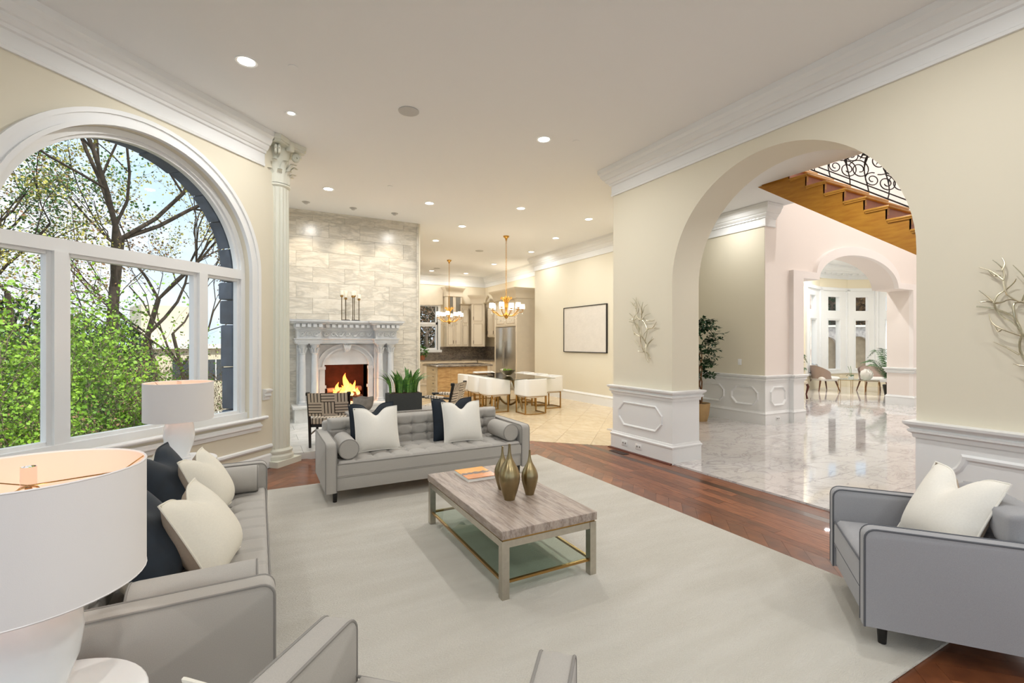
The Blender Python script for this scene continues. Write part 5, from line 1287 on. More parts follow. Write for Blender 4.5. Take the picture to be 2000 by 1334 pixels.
# ================================================================== CHANDELIERS
def chandelier():
    t = thing('chandelier', '', 'chandelier', (0, 0, 0), 0, 'gilt chandeliers')
    mk('canopy', B().lathe([(.002, 4.10), (.02, 4.12), (.03, 4.16), (.07, 4.19), (.075, C-.001)], 20), GOLD, t)
    b = B(); z = 2.72; i = 0
    while z < 4.12:
        r = .018; pts = [(r*math.cos(q)*(1 if i % 2 else 0), r*math.cos(q)*(0 if i % 2 else 1), z+.024+.026*math.sin(q)) for q in [2*PI*j/8 for j in range(9)]]
        b.tube(pts, .004, 4); z += .044; i += 1
    o = mk('chain', b, GOLD, t); o['kind'] = 'stuff'
    mk('stem', B().lathe([(.012, 2.25), (.05, 2.28), (.02, 2.33), (.03, 2.42), (.05, 2.5), (.025, 2.6), (.04, 2.66), (.015, 2.74)], 16), GOLD, t)
    mk('bottom_boss', B().lathe([(.005, 2.17), (.04, 2.2), (.05, 2.24), (.02, 2.27)], 14), GOLD, t)
    for i in range(10):
        a = 2*PI*i/10+.15; ca, sa = math.cos(a), math.sin(a)
        R_ = .4 if i % 2 else .36
        f = lambda r, z: (r*ca, r*sa, z)
        zz = 2.40 if i % 2 else 2.43
        am = mk('arm', B().tube([f(.03, 2.3), f(.1, 2.24), f(.2, 2.25), f(.3, 2.33), f(R_-.02, zz-.06), f(R_+.015, zz-.05), f(R_, zz)], [.011, .01, .01, .009, .008, .008, .008], 6), GOLD, t)
        mk('drip_pan', B().lathe([(.01, zz-.01), (.04, zz), (.045, zz+.012)], 14, (R_*ca, R_*sa, 0)), GOLD, am)
        mk('glass_shade', B().lathe([(.045, zz+.012), (.06, zz+.02), (.062, zz+.06), (.058, zz+.13), (.052, zz+.132)], 16, (R_*ca, R_*sa, 0)), BULB, am)
        for r0, z0 in ((R_, zz-.08), (.26, 2.22), (.17, 2.17)):
            mk('crystal', B().lathe([(.001, 0), (.012, .015), (.008, .05), (.001, .075)], 6, (r0*ca, r0*sa, z0-.07)), CRYST, am)
    for i in range(8):
        a = 2*PI*i/8; ca, sa = math.cos(a), math.sin(a); f = lambda r, z: (r*ca, r*sa, z)
        mk('crown_scroll', B().tube([f(.03, 2.56), f(.07, 2.62), f(.1, 2.69), f(.13, 2.71), f(.15, 2.68), f(.13, 2.655), f(.115, 2.67)], [.01, .012, .012, .01, .009, .008, .006], 6), GOLD, t)
        mk('crystal', B().lathe([(.001, 0), (.012, .015), (.008, .05), (.001, .075)], 6, (.1*ca, .1*sa, 2.06+.03*(i % 2))), CRYST, t)
    return t
c1 = chandelier(); c1.location = (5.39, 10.32, 0); c1['label'] = 'gilt and crystal chandelier hanging over the glass dining table'
c2 = copy_tree(c1, (5.37, 14.22, 0), .3, 'gilt and crystal chandelier hanging over the kitchen island')
for c_, p in ((c1, 10), (c2, 16)):
    l = bpy.data.lights.new('chandelier_light', 'POINT'); l.energy = p; l.color = (1, .84, .64); l.shadow_soft_size = .3; o = bpy.data.objects.new('chandelier_light', l); COL.objects.link(o); o.location = (c_.location.x, c_.location.y, 2.62)
# ================================================================== WALL ART
def branch_art(label, y, z):
    t = thing('branch_wall_sculpture', label, 'wall art', (XR-.012, y, z), 0, 'silver branch wall sculptures')
    PL = [[(425, 1225), (390, 1130), (375, 1000), (360, 900), (300, 810), (265, 700), (255, 600), (250, 520), (275, 500), (330, 550), (400, 660), (405, 740), (360, 870), (365, 920)],
          [(460, 1155), (420, 1070), (330, 1040), (280, 950), (275, 850), (290, 770), (270, 680), (240, 620), (160, 550), (70, 520)],
          [(160, 500), (175, 430), (210, 385), (250, 330), (265, 300)], [(160, 500), (165, 560), (200, 630), (240, 665), (285, 740)], [(160, 500), (120, 430), (85, 375)], [(160, 500), (130, 480), (90, 485)], [(160, 500), (200, 495), (235, 475), (280, 500)],
          [(280, 500), (225, 430), (205, 330), (200, 220), (180, 160), (155, 115)], [(200, 220), (210, 160), (192, 100)], [(205, 300), (140, 210), (80, 165)], [(185, 260), (150, 250), (130, 200)],
          [(285, 490), (305, 400), (305, 300), (250, 180)], [(306, 380), (320, 290), (345, 200)], [(304, 410), (350, 370), (355, 290), (395, 245)],
          [(300, 500), (350, 465), (360, 430), (450, 400)], [(340, 475), (390, 520), (470, 530), (530, 515)], [(400, 665), (480, 640), (530, 590), (570, 550)], [(470, 645), (520, 650), (575, 645)],
          [(400, 665), (360, 740), (355, 820)], [(285, 790), (200, 730), (150, 670), (130, 590)], [(200, 730), (180, 750), (160, 700)], [(278, 950), (220, 895), (150, 840)],
          [(370, 1000), (390, 960), (420, 890), (480, 850), (505, 790)], [(410, 910), (450, 870), (520, 820)], [(375, 1060), (350, 950)], [(330, 1040), (290, 1045), (250, 1030)]]
    for i, P in enumerate(PL):
        pts = [(-.02-.018*math.sin(j*1.3+i)-(.008 if i > 1 else 0), -(x-300)*.0011, -(yy-660)*.00082) for j, (x, yy) in enumerate(P)]
        Q = []
        for j in range(len(pts)-1):     # catmull-rom smoothing
            p0, p1, p2, p3 = [V(pts[max(0, min(len(pts)-1, j+q))]) for q in (-1, 0, 1, 2)]
            for s_ in (0, .33, .66): Q.append(.5*((2*p1)+(p2-p0)*s_+(2*p0-5*p1+4*p2-p3)*s_*s_+(3*p1-p0-3*p2+p3)*s_**3))
        Q.append(V(pts[-1])); n = len(Q); r0 = .0085 if i < 2 else .0065
        mk('branch', B().tube(Q, [r0*(1-.65*(q/(n-1))**1.5) if i > 1 else r0*(1-.4*q/(n-1)) for q in range(n)], 6), SGOLD, t)
branch_art('silver gilt branch sculpture on the pier between arch and dining room', 4.94, 1.78)
branch_art('silver gilt branch sculpture above the blue grey armchair', 1.2, 1.75)
pa = thing('framed_canvas', 'large white textured canvas in thin black frame on the dining wall', 'picture', (7.63, 10.1, 1.94))
mk('canvas', B().box(-.03, -.915, -.6, -.006, .915, .6), CANV, pa, smooth=False)
mk('frame', mould(B(), [(-.935, -.62), (.935, -.62), (.935, .62), (-.935, .62)], [(0, 0), (.02, 0), (.02, .045), (0, .045)], 1, True), IRON, pa, smooth=False).matrix_local = Matrix(((0, 0, -1, 0), (1, 0, 0, 0), (0, 1, 0, 0), (0, 0, 0, 1)))
# ================================================================== PLANTS
fi = thing('potted_ficus', 'tall potted ficus tree standing in the hall behind the arch', 'plant', (7.82, 6.55, .018))
mk('pot', B().lathe([(.13, 0), (.165, .12), (.185, .3), (.19, .36), (.175, .36), (.165, .33)], 28), TERRA, fi)
mk('mulch', B().lathe([(.001, .345), (.165, .335)], 20, caps=False), SOIL, fi)
for ph in (0, 2.1, 4.2): mk('trunk', B().tube([(.035*math.cos(ph+q*.9), .035*math.sin(ph+q*.9), .3+q*.12) for q in range(11)], [.017-.0008*q for q in range(11)], 6), M('ficus_bark', (134, 98, 66), .9, var=.3, vs=20), fi)
rr = random.Random(11); vs = []; fs = []
for i in range(85):
    z0 = rr.uniform(.85, 2.0); a = rr.uniform(0, 2*PI); L = rr.uniform(.25, .52)*(1.1-.35*abs((z0-1.3)/.9)); up = rr.uniform(.15, .7)
    p = V((0, 0, z0)); d = V((math.cos(a), math.sin(a), up)).normalized()
    for q in range(24):
        c = p+d*L*(.25+.75*q/23)+V((0, 0, -.08*(q/23)**2)); t_ = V((d.x+rr.uniform(-1, 1), d.y+rr.uniform(-1, 1), rr.uniform(-.9, .5))).normalized(); s_ = t_.cross(V((rr.uniform(-.4, .4), rr.uniform(-.4, .4), 1))).normalized(); l = rr.uniform(.06, .1)
        k = len(vs); vs += [c[:], (c+t_*l*.45+s_*l*.24)[:], (c+t_*l)[:], (c+t_*l*.45-s_*l*.24)[:]]; fs.append((k, k+1, k+2, k+3))
o = mkraw('foliage', vs, fs, LEAFD, fi); o['kind'] = 'stuff'
# ================================================================== CEILING FIXTURES
def downlight(x, y, label, r=.075, w=CAN_W, z=C):
    t = thing('recessed_downlight', label, 'ceiling light', (x, y, z), 0, 'recessed ceiling downlights')
    mk('trim_ring', B().lathe([(r+.022, -.001), (r+.02, -.008), (r, -.004), (r-.004, 0)], 28, caps=False), TRIM, t)
    mk('lens', B().lathe([(.001, -.002), (r, -.002)], 28, caps=False), CAN, t)
    l = bpy.data.lights.new('downlight_lamp', 'AREA'); l.shape = 'DISK'; l.size = r*2; l.energy = w; l.color = (1, .99, .975); l.spread = math.radians(170)
    o = bpy.data.objects.new('downlight_lamp', l); COL.objects.link(o); o.location = (x, y, z-.012)
    return t
for x, y, lb in ((-.1, 5.05, 'lit recessed downlight above the far end of the window sofa'), (3.25, 5.17, 'lit recessed downlight above the rug near the arch pier'), (1.05, 8.59, 'lit recessed downlight above the fretwork chair by the fire'), (2.84, 8.57, 'lit recessed downlight above the platform edge'),
                 (4.53, 8.05, 'lit recessed downlight between platform and dining table'), (6.2, 8.07, 'lit recessed downlight in front of the framed canvas end'), (4.06, 9.93, 'lit recessed downlight over the fireplace-side dining chairs'), (6.6, 9.94, 'lit recessed downlight over the picture-side dining chairs'),
                 (4.03, 11.65, 'lit recessed downlight between dining table and island'), (6.98, 11.79, 'lit recessed downlight at the end of the dining wall'), (6.98, 14.25, 'lit recessed downlight in front of the refrigerator'), (5.61, 16.67, 'lit recessed downlight before the kitchen window'), (6.97, 16.67, 'lit recessed downlight before the corner cabinet')):
    downlight(x, y, lb, w=CAN_W*(.6 if x < .5 else .55 if y > 16 else 1.5 if y > 13 else .5 if x > 6.5 else .8 if y > 9 else 1))
for x, y, lb in ((-2.2, 1.2, 'recessed downlight over the floor behind the near lamp'), (.6, .2, 'recessed downlight above the light grey armchair back'), (3.25, 1.4, 'recessed downlight above the blue grey armchair'), (.6, -1.8, 'recessed downlight by the rear windows, sofa side'), (3.25, -1.8, 'recessed downlight by the rear windows, arch side')):
    downlight(x, y, lb)
downlight(7.86, 6.1, 'lit recessed downlight in the hall ceiling near the ficus', w=CAN_W*.55); downlight(6.3, 3.2, 'lit recessed downlight in the hall ceiling behind the arch')
for x, y, lb in ((13.0, 6.8, 'recessed downlight over the mahogany chair'), (15.5, 8.2, 'recessed downlight over the bay lounge chair'), (16.4, 6.8, 'recessed downlight over the far arch palm')): downlight(x, y, lb, w=24)  # out-of-view lamps, added to brighten the bay room
for x, y, lb in ((9.2, 3.0, 'recessed downlight high over the staircase'), (11.8, 3.2, 'recessed downlight high in front of the far arch'), (14.4, 3.0, 'recessed downlight high at the end of the stair hall'), (11.8, .6, 'recessed downlight high over the stair hall floor')): downlight(x, y, lb, w=48, z=7.6)  # unseen fill lamps added under the closed roof to light the stair hall
downlight(.33, 5.95, 'small lit eyeball downlight by the column', .04, 6)
for x, lb in ((.78, 'grey eyeball spotlight aimed at chimney breast beside the column'), (1.63, 'grey eyeball spotlight aimed at the middle of the chimney breast'), (2.44, 'grey eyeball spotlight aimed at the kitchen edge of chimney breast')):
    t = thing('eyeball_spotlight', lb, 'ceiling light', (x, 9.58, C), 0, 'eyeball spots over the fireplace')
    mk('trim_ring', B().lathe([(.07, -.001), (.066, -.01), (.045, -.006)], 24, caps=False), GRIL, t); mk('eyeball', B().lathe([(.045, -.004), (.04, -.025), (.025, -.04), (.001, -.045)], 20, caps=False), GRIL, t)
    l = bpy.data.lights.new('spot_lamp', 'SPOT'); l.energy = 26; l.color = (1, .86, .68); l.spot_size = math.radians(62); l.spot_blend = .7; l.shadow_soft_size = .03
    o = bpy.data.objects.new('spot_lamp', l); COL.objects.link(o); o.location = (x, 9.55, C-.06); o.rotation_euler = V((0, .5, -1.0)).to_track_quat('-Z', 'Y').to_euler()
def disc(name, label, cat, x, y, r, mat, h=.012, z=C, g=None):
    t = thing(name, label, cat, (x, y, z), 0, g); mk('grille', B().lathe([(r*.9, -h), (.001, -h)], 28, caps=False), mat, t); mk('rim', B().lathe([(r, -.001), (r, -h*.7), (r*.9, -h)], 28, caps=False), TRIM if mat != GRIL else mat, t)
disc('ceiling_speaker', 'round grey ceiling speaker above the fireplace sofa', 'speaker', 1.5, 5.26, .115, GRIL, g='ceiling speakers'); disc('ceiling_speaker', 'round grey ceiling speaker near the kitchen edge of dining ceiling', 'speaker', 5.59, 12.37, .115, GRIL, g='ceiling speakers'); disc('ceiling_speaker', 'round grey ceiling speaker in front of the kitchen window', 'speaker', 5.58, 16.0, .115, GRIL, g='ceiling speakers')
for x, y, lb in ((.29, 4.94, 'flat white sprinkler cover beside the large downlight'), (3.65, 5.02, 'flat white sprinkler cover near the arch wall downlight'), (1.95, 7.95, 'flat white sprinkler cover before the chimney breast'), (5.6, 12.9, 'flat white sprinkler cover beside the kitchen speaker')): disc('sprinkler_cover', lb, 'sprinkler cover', x, y, .045, CEIL, .006, g='sprinkler covers')
t = thing('smoke_detector', 'round white smoke detector on the hall ceiling', 'smoke detector', (7.1, 5.1, C)); mk('body', B().lathe([(.07, 0), (.068, -.025), (.05, -.045), (.001, -.048)], 24, caps=False), TRIM, t); mk('vents', B().lathe([(.0695, -.012), (.0695, -.018)], 24, caps=False), IRON, t)
# ================================================================== SMALL WALL / FLOOR FITTINGS
for y, lb in ((5.3, 'white outlet plate on the pier baseboard next to dining room'), (5.01, 'white double outlet plate on the pier baseboard near the arch')):
    t = thing('wall_outlet', lb, 'outlet', (XR-.024, y, .12), 0, 'outlets on baseboards'); mk('plate', B().rbox(-.007, -.06, -.038, 0, .06, .038, .003, 2), TRIM, t)
    for q in (-.025, .025): mk('socket', B().box(-.0085, q-.014, -.012, -.006, q+.014, .012), M('outlet_slot', (150, 148, 144), .5), t, smooth=False)
t = thing('wall_outlet', 'white outlet plate on the baseboard of the hall corner', 'outlet', (8.86, 5.596, .12), PI/2, 'outlets on baseboards'); mk('plate', B().rbox(-.007, -.06, -.038, 0, .06, .038, .003, 2), TRIM, t)
for q in (-.025, .025): mk('socket', B().box(-.0085, q-.014, -.012, -.006, q+.014, .012), M('outlet_slot', (150, 148, 144), .5), t, smooth=False)
t = thing('light_switch', 'white light switch plate on the cream hall wall', 'switch', (8.496, 6.15, 1.2)); mk('plate', B().rbox(-.006, -.04, -.06, 0, .04, .06, .003, 2), TRIM, t); mk('toggle', B().box(-.012, -.01, -.018, -.006, .01, .018), TRIM, t, smooth=False)
vt = thing('floor_register', 'brown metal floor vent grille set in the wood floor by the pier', 'vent', (4.6, 5.28, .0005))
mk('frame', mould(B(), [(-.055, -.16), (.055, -.16), (.055, .16), (-.055, .16)], [(0, 0), (.014, 0), (.014, .004), (0, .004)], 1, True), IRON, vt, smooth=False); mk('well', B().box(-.045, -.15, 0, .045, .15, .001), BLACKW, vt, smooth=False)
for i in range(12): mk('slat', B().box(-.042, -.142+i*.0245, .001, .042, -.132+i*.0245, .0035), WDARK, vt, smooth=False)
# fire tools by the column side of hearth
t = thing('fire_tools', 'black iron fireplace tool stand beside the hearth', 'fire tools', (.36, 9.75, .09)); mk('base', B().lathe([(.09, 0), (.085, .02), (.02, .03)], 18), IRON, t); mk('pole', B().cyl((0, 0, .02), (0, 0, .36), .009), IRON, t); mk('poker', B().tube([(.04, 0, .06), (.035, 0, .34), (.02, 0, .36)], .007, 6), IRON, t); mk('shovel', B().tube([(-.04, .01, .05), (-.04, .01, .3)], [.02, .006], 6), IRON, t)
# ================================================================== BAY ROOM FURNITURE
FZ = .018
def lounge(label, loc, rz):
    t = thing('lounge_chair', label, 'chair', loc, rz, 'lounge chairs in the bay')
    b = B()
    f = lambda off: (lambda u, v: (lambda a: ((.36+off)*math.sin(a)*(1+.08*v), (.3+off)*math.cos(a)*1.0+.05*v, .4+v*(.42-.2*abs(u-.5)**2*4)))(-1.75+3.5*u))
    b.grid(f(0), 25, 7); b.grid(f(-.05), 25, 7); mk('shell_back', b, TAUPEU, t, ang=60)
    mk('seat', B().rbox(-.33, -.36, .33, .33, .26, .47, .06, 4), WHITEU, t)
    for sx in (-1, 1):
        for sy in (-1, 1): mk('leg', B().tube([(sx*.26, sy*.24, .34), (sx*.33, sy*.33, 0)], [.028, .014], 8), WOODB, t)
    return t
ch1 = lounge('white lounge chair with taupe curved back in the bay window', (16.2, 8.72, FZ), math.radians(60))
ch2 = lounge('white lounge chair beyond the glass table in the bay', (17.2, 7.75, FZ), math.radians(-45))
pillow('patterned_pillow', 'blue and white patterned pillow on the bay lounge chair', (16.14, 8.8, .47+FZ), pill_rot(math.radians(-40), .35), .42, .14, M('blue_ikat', (226, 230, 238), .9, var=.9, vs=26, rgb2=(70, 96, 150)), IVORY, .03)
gt = thing('glass_coffee_table', 'long glass coffee table on thin brass rods in the bay', 'table', (16.2, 7.68, FZ), math.radians(-69))
mk('glass_top', B().box(-.5, -.28, .42, .5, .28, .432), GGLASS, gt, smooth=False)
mk('top_rim', mould(B(), [(-.5, -.28), (.5, -.28), (.5, .28), (-.5, .28)], [(0, .405), (.012, .405), (.012, .42), (0, .42)], 1, True), BRASS, gt, smooth=False)
for x in (-.49, -.17, .17, .49):
    for y in (-.27, .27): mk('leg', B().cyl((x, y, 0), (x, y, .41), .008, seg=6), BRASS, gt)
t = thing('round_vase', 'round white vase on the bay glass table', 'vase', (16.32, 7.52, .432+FZ)); mk('body', B().lathe([(.08, 0), (.15, .08), (.17, .17), (.14, .26), (.07, .31), (.06, .33)], 24), WHITEU, t); mk('lip', B().lathe([(.06, .325), (.065, .335), (.05, .335)], 20, caps=False), WHITEU, t)
t = thing('orchid_pot', 'small dark leafed orchid on the bay glass table', 'plant', (16.14, 7.86, .432+FZ)); mk('pot', B().lathe([(.06, 0), (.08, .08), (.07, .08)], 16), CERAM, t)
for q in range(5): mk('leaf', B().grid(lambda u, v: (.16*v*math.cos(q*1.3)-(u-.5)*.05*math.sin(q*1.3)*math.sin(PI*v), .16*v*math.sin(q*1.3)+(u-.5)*.05*math.cos(q*1.3)*math.sin(PI*v), .08+.06*math.sin(PI*v)), 4, 6), LEAFD, t, ang=180)
for q in (-.02, .03): mk('stem', B().tube([(q, 0, .08), (q*1.5, .02, .25), (q*3, .06, .4)], .005, 5), LEAF3, t)
def palm(label, loc, H, n, L, seed, cat='plant'):
    t = thing('potted_palm', label, cat, loc, 0, 'palms in the bay room'); r = random.Random(seed)
    mk('pot', B().lathe([(.15, 0), (.2, .3), (.19, .32), (.17, .3)], 20), BLACKW, t)
    for i in range(n):
        a = 2*PI*i/n+r.uniform(-.3, .3); up = r.uniform(.5, 1.4); vs = []; fs = []; pts = []
        for q in range(13):
            s_ = q/12; rad = L*s_*math.cos(up*.6)*(.5+.5*s_); z = .3+H*math.sin(min(1.5, s_*1.7*up*.8))*(1 if s_ < .7 else 1-(s_-.7)*1.1)
            pts.append(V((rad*math.cos(a), rad*math.sin(a), z)))
        b = B(); b.tube(pts, [.01*(1-q/14) for q in range(13)], 4)
        for q in range(3, 13):
            d = (pts[q]-pts[q-1]).normalized(); sd_ = d.cross(V((0, 0, 1))).normalized()
            for sg in (-1, 1):
                for h in (0, .5):
                    p = pts[q-1].lerp(pts[q], h); e_ = p+(sd_*sg*.9+d*.6+V((0, 0, -.25))).normalized()*L*.34*math.sin(PI*min(.98, q/13)); m_ = p.lerp(e_, .5)+V((0, 0, .02)); k = len(b.v)
                    b.v += [p[:], (m_+d*.016)[:], e_[:], (m_-d*.016)[:]]; b.f.append((k, k+1, k+2, k+3))
        mk('frond', b, M('palm_leaf', (70, 110, 56), .45, var=.4, vs=4, rgb2=(34, 66, 40)), t, ang=180)
p_ = ray(1740, 13.9); palm('large potted palm beside the far arch jamb', (p_.x, p_.y, FZ), 1.15, 13, .8, 4)
p_ = ray(1553, 13.5); palm('small potted palm behind the mahogany chair', (p_.x, p_.y, FZ), 1.0, 11, .45, 9)
cp = thing('mahogany_chair', 'carved mahogany dining chair with pierced back in the far room', 'chair', (13.02, 7.78, FZ), math.radians(95))
for sg in (-1, 1):
    mk('back_post', B().tube([(sg*.2, .28, 0), (sg*.2, .22, .3), (sg*.21, .2, .5), (sg*.22, .27, .8), (sg*.25, .33, 1.02)], [.018, .024, .026, .02, .018], 8), MAHOG, cp)
    mk('front_leg', B().tube([(sg*.22, -.25, .46), (sg*.25, -.28, .35), (sg*.22, -.24, .15), (sg*.23, -.27, .02)], [.03, .035, .018, .028], 8), MAHOG, cp)
mk('seat', B().rbox(-.26, -.27, .42, .26, .24, .5, .03, 3), M('chair_stripe', (206, 196, 176), .9), cp)
mk('crest_rail', B().tube([(-.27, .335, 1.01), (-.12, .345, 1.05), (0, .35, 1.03), (.12, .345, 1.05), (.27, .335, 1.01)], [.02, .03, .035, .03, .02], 8), MAHOG, cp)
for q in range(5): mk('splat_ribbon', B().tube([((q-2)*.025, .21, .5), ((q-2)*.06, .24, .66), (-(q-2)*.04, .28, .82), ((q-2)*.05, .335, 1.0)], .012, 6), MAHOG, cp)
# ================================================================== OUTDOORS
rt = random.Random(21)
def grow(b, p, d, L, r, lev, tips, bend=.28, kids_=(2, 3), seg=5, top=False):
    pts = [p]; rs = [r]; dd = d.copy()
    for i in range(seg):
        dd = (dd+V((rt.uniform(-1, 1), rt.uniform(-1, 1), rt.uniform(-.5, .9)))*(bend*.5 if not top else .07)).normalized(); pts.append(pts[-1]+dd*L/seg); rs.append(r*(1-.45*(i+1)/seg))
    b.tube(pts, rs, 6 if lev > 2 else (5 if lev > 1 else 3), caps=False)
    if lev <= 1: tips.extend(pts[1:])
    if lev == 0: return
    for i in range(rt.randint(*kids_)+(1 if lev > 2 else 0)):
        k = rt.randint(seg-1 if top else 2, seg); q = pts[k]; a = rt.uniform(0, 2*PI); sp = rt.uniform(.45, .95)
        n1 = dd.orthogonal().normalized(); n2 = dd.cross(n1)
        nd = (dd*math.cos(sp)+(n1*math.cos(a)+n2*math.sin(a))*math.sin(sp)).normalized()
        grow(b, q, nd, L*rt.uniform(.55, .8), rs[k]*.62, lev-1, tips, bend, kids_, seg)
def leaves_at(tips, per, size, spread):
    vs = []; fs = []
    for p in tips:
        for i in range(per):
            c = p+V((rt.gauss(0, spread), rt.gauss(0, spread), rt.gauss(0, spread))); t_ = V((rt.uniform(-1, 1), rt.uniform(-1, 1), rt.uniform(-1, .6))).normalized(); s_ = t_.cross(V((rt.uniform(-1, 1), rt.uniform(-1, 1), rt.uniform(-1, 1)))).normalized()
            l = size*rt.uniform(.6, 1.3); k = len(vs); vs += [c[:], (c+t_*l*.5+s_*l*.36)[:], (c+t_*l)[:], (c+t_*l*.5-s_*l*.36)[:]]; fs.append((k, k+1, k+2, k+3))
    return vs, fs
def tree(name, label, px, d, zb, H, r, lev, per, size, leaf, bark, spread=.16, lean=(0, 0), group='trees outside the window', cat='tree', bend=.3, kd=(2, 3), nst=1):
    P = ray(px, d); t = thing(name, label, cat, (P.x, P.y, zb), 0, group); b = B(); tips = []
    for i in range(nst):
        a = rt.uniform(0, 6.3); d0 = V((lean[0]+(.35*math.cos(a) if nst > 1 else 0), lean[1]+(.35*math.sin(a) if nst > 1 else 0), 1)).normalized()
        grow(b, V((.12*math.cos(a), .12*math.sin(a), 0)) if nst > 1 else V((0, 0, 0)), d0, H*(.45 if lev > 2 else .55)*rt.uniform(.85, 1.1), r, lev, tips, bend, kd, top=lev > 3)
    mk('trunk' if nst == 1 else 'stems', b, bark, t, ang=180)
    if per:
        o = mkraw('foliage', *leaves_at(tips, per, size, spread), leaf, t); o['kind'] = 'stuff'
    return t
def ground(x, y):
    n = -x*s2+y*s2; return -1.6-.05*max(0, n-5)+.35*max(0, (n-18)/10)
b = B(); b.grid(lambda u, v: (lambda P: (P.x, P.y, -2.0-.06*v*40+.12*math.sin(u*30)*math.sin(v*23)))(sn(-14+40*u, 5.3+45*v)), 30, 30)
struct(mk('hillside_ground', b, LITTER))
T_ = tree
T_('oak_tree', 'tall forked oak with yellow spring catkins outside the middle pane', 196, 13.0, -2.6, 15.5, .2, 4, 10, .085, LEAF2, BARK, .13, (.0, .02), kd=(3, 3), bend=.55)
T_('oak_tree', 'slim leaning oak trunk close beside the forked oak', 232, 14.6, -2.6, 14, .13, 4, 8, .085, LEAF2, BARK, .13, (.08, 0), kd=(3, 3), bend=.55)
T_('maple_tree', 'green maple standing left of the forked oak', 55, 13, -2.6, 12.5, .12, 4, 6, .11, LEAF3, BARK, .18, kd=(3, 3), bend=.5)
T_('bare_tree', 'thin brown twigged tree nearly bare beside the stone jamb', 405, 13.5, -2.8, 12, .08, 4, 2, .07, LEAF5, BARK, .08, (-.08, 0), kd=(3, 4), bend=.6)
T_('bare_tree', 'thin nearly bare tree with drooping twigs behind the lamp', 330, 15, -2.8, 12.5, .09, 4, 5, .07, LEAF2, BARK, .1, (-.1, 0), kd=(3, 3), bend=.6)
T_('maple_tree', 'leafy maple far beyond the left-hand pane', -110, 14, -2.6, 12, .14, 4, 5, .11, LEAF3, BARK, .18, kd=(3, 3), bend=.5)
for px, d, zb, H, lf, lb, per in ((5, 7.6, -2.2, 4.6, LEAF1, 'bright green shrub crowding the left-hand pane', 9), (60, 8.8, -2.3, 5.2, LEAF1, 'tall bright green shrub behind the left mullion', 8), (-80, 8, -2.3, 4.8, LEAF1, 'bright green shrub out past the left edge of the window', 6),
                                  (165, 7.8, -2.3, 3.2, LEAF1, 'low lime green shrub below the middle pane', 9), (225, 8.6, -2.3, 3.0, LEAF1, 'lime green shrub right below the forked oak', 7), (130, 10.2, -2.4, 4.2, LEAF3, 'mid green shrub under the green maple', 7), (190, 11, -2.4, 3.9, LEAF1, 'pale green shrub at the foot of the forked oak', 6)):
    t = T_('leafy_shrub', lb, px, d, zb, H, .026, 2, per, .068, lf, BARKL, .1, group='shrubs outside the window', cat='shrub', bend=.5, kd=(4, 6), nst=8)
    if px == 225: t.scale = (.62, .62, 1)
for px, d, lb in ((290, 9.2, 'leafless twiggy shrub behind the lamp shade'), (345, 10.4, 'leafless russet shrub before the pale house'), (405, 10.6, 'leafless shrub against the stone jamb'), (268, 9.9, 'leafless brown shrub at the edge of the lime green shrub'), (318, 8.6, 'dense bare brown thicket shrub behind the lamp'), (372, 9.4, 'bare brown shrub behind the right-hand mullion'), (105, 6.9, 'tangle of bare branches beneath the lime green shrub'), (250, 7.0, 'bare arching branches low in the middle pane')):
    t = T_('bare_shrub', lb, px, d, -2.3, 4.0 if px > 260 else 2.7, .018, 2, 1, .05, LEAF5, BARKL, .05, group='bare shrubs outside the window', cat='shrub', bend=.5, kd=(4, 6), nst=9)
    if px > 260: t.scale = (.5, .5, 1)
for px, d, H, lb in ((150, 21, 5.6, 'dark evergreen far behind the forked oak'), (230, 23, 5.4, 'dark evergreen beside the pale house'), (30, 20, 6.2, 'dark evergreen behind the green maple'), (330, 40, 6, 'distant evergreen over the pale house roof')):
    P = ray(px, d); t = thing('evergreen', lb, 'tree', (P.x, P.y, -3.5), 0, 'evergreens beyond the garden'); mk('trunk', B().cyl((0, 0, 0), (0, 0, H), .12, .04, 7), BARK, t)
    vs, fs = leafblob(2600, (0, 0, H*.62), (1.5, 1.5, H*.5), .3, .14, px); o = mkraw('foliage', vs, fs, LEAF4, t); o['kind'] = 'stuff'
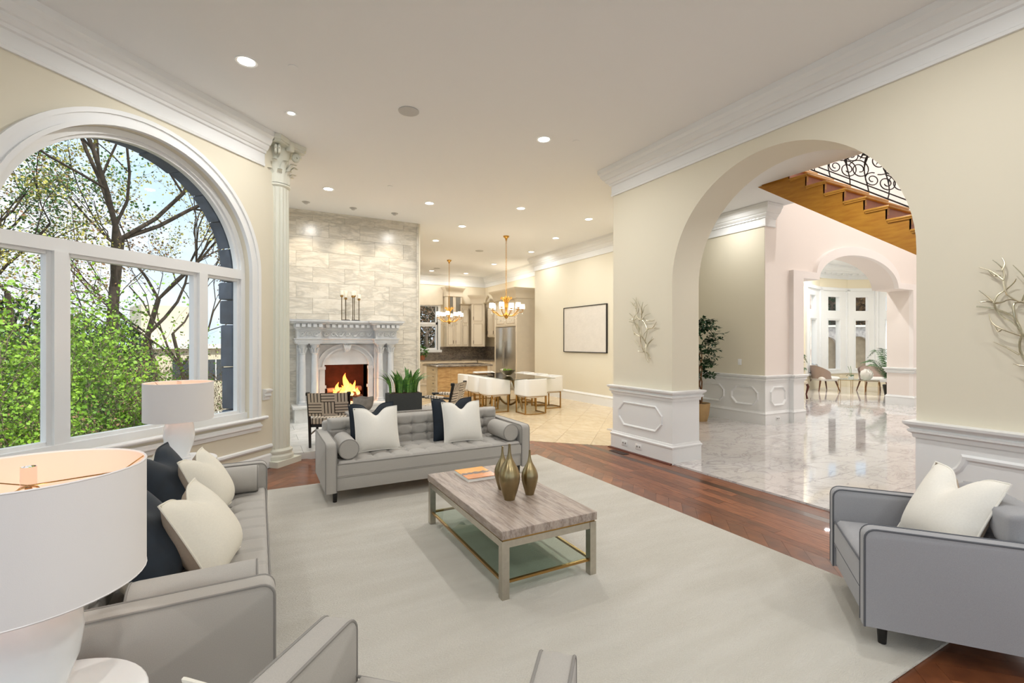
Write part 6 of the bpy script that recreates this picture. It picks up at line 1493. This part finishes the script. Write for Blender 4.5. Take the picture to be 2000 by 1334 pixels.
# pale house down the slope
P = ray(352, 30); hs_ = thing('pale_house', 'pale stucco house with flat roof seen through bare branches', 'house', (P.x, P.y, -4.2), .35)
mk('wall', B().box(-3.2, -2, 0, 4.6, 2, 5.4), STUCCO, hs_, smooth=False); mk('upper_wall', B().box(-2.2, -1.2, 5.4, 0.2, 2, 8.0), STUCCO, hs_, smooth=False); mk('roof', B().box(-3.5, -2.3, 5.4, 4.9, 2.3, 5.65), M('white_parapet', (236, 234, 226), .8), hs_, smooth=False)
for x in (-2.2, -.4, 1.4, 3.2):
    w_ = mk('window', B().box(x-.45, -2.05, 3.4, x+.45, -2.0, 4.7), WINDK, hs_, smooth=False); mk('window_bar', B().box(x-.03, -2.08, 3.4, x+.03, -2.05, 4.7), TRIM, w_, smooth=False)
b = B(); P0 = ray(310, 22); b.box(P0.x-2.5, P0.y-1.5, -4.4, P0.x+3, P0.y+2.5, -2.1); struct(mk('terrace_far', b, M('pale_concrete', (220, 216, 204), .9), smooth=False))
# trees behind the kitchen window and the bay garden wall
for px, d, lb in ((836, 23.5, 'bare twiggy tree outside the kitchen window'), (852, 26, 'leafy thicket farther outside the kitchen window')): T_('bare_tree', lb, px, d, -1.5, 9, .1, 4, 2, .14, LEAF5 if d < 25 else LEAF3, BARKL, .2, group='trees outside the kitchen', kd=(3, 4))
P = ray(840, 31); t = thing('thicket', 'dense brown green thicket filling the kitchen window view', 'thicket', (P.x, P.y, -1)); vs, fs = leafblob(12000, (0, 0, 3), (5, 2.5, 5), .35, .16, 77); o = mkraw('foliage', vs, fs, M('thicket_leaf', (112, 104, 70), .8, var=.7, vs=1.2, rgb2=(60, 56, 40)), t); o['kind'] = 'stuff'; mk('stems', B().tube([(-2, 0, 0), (-2.2, .2, 6)], .07, 5), BARKL, t)
for px, d, lf, lb in ((1600, 28, LEAF4, 'dark ivy bank above the garden wall, leftward window'), (1660, 28.5, LEAF5, 'russet leafy bank above the garden wall'), (1740, 28, LEAF3, 'green leafy bank above the garden wall near the palm'), (1810, 28, LEAF4, 'dark leafy bank past the far arch jamb')):
    P = ray(px, d); t = thing('planted_bank', lb, 'bank', (P.x, P.y, 0), 0, 'planted bank above the garden wall'); vs, fs = leafblob(2200, (0, 0, 3.6), (1.9, 1.4, 1.9), .3, .15, px); o = mkraw('foliage', vs, fs, lf, t); o['kind'] = 'stuff'
    b = B(); b.grid(lambda u, v: (1.7*math.sin(PI*v)*math.cos(2*PI*u), 1.1*math.sin(PI*v)*math.sin(2*PI*u), 2.4-2.4*math.cos(PI*v)), 16, 9, cu=True); mk('soil_mound', b, SOIL, t)
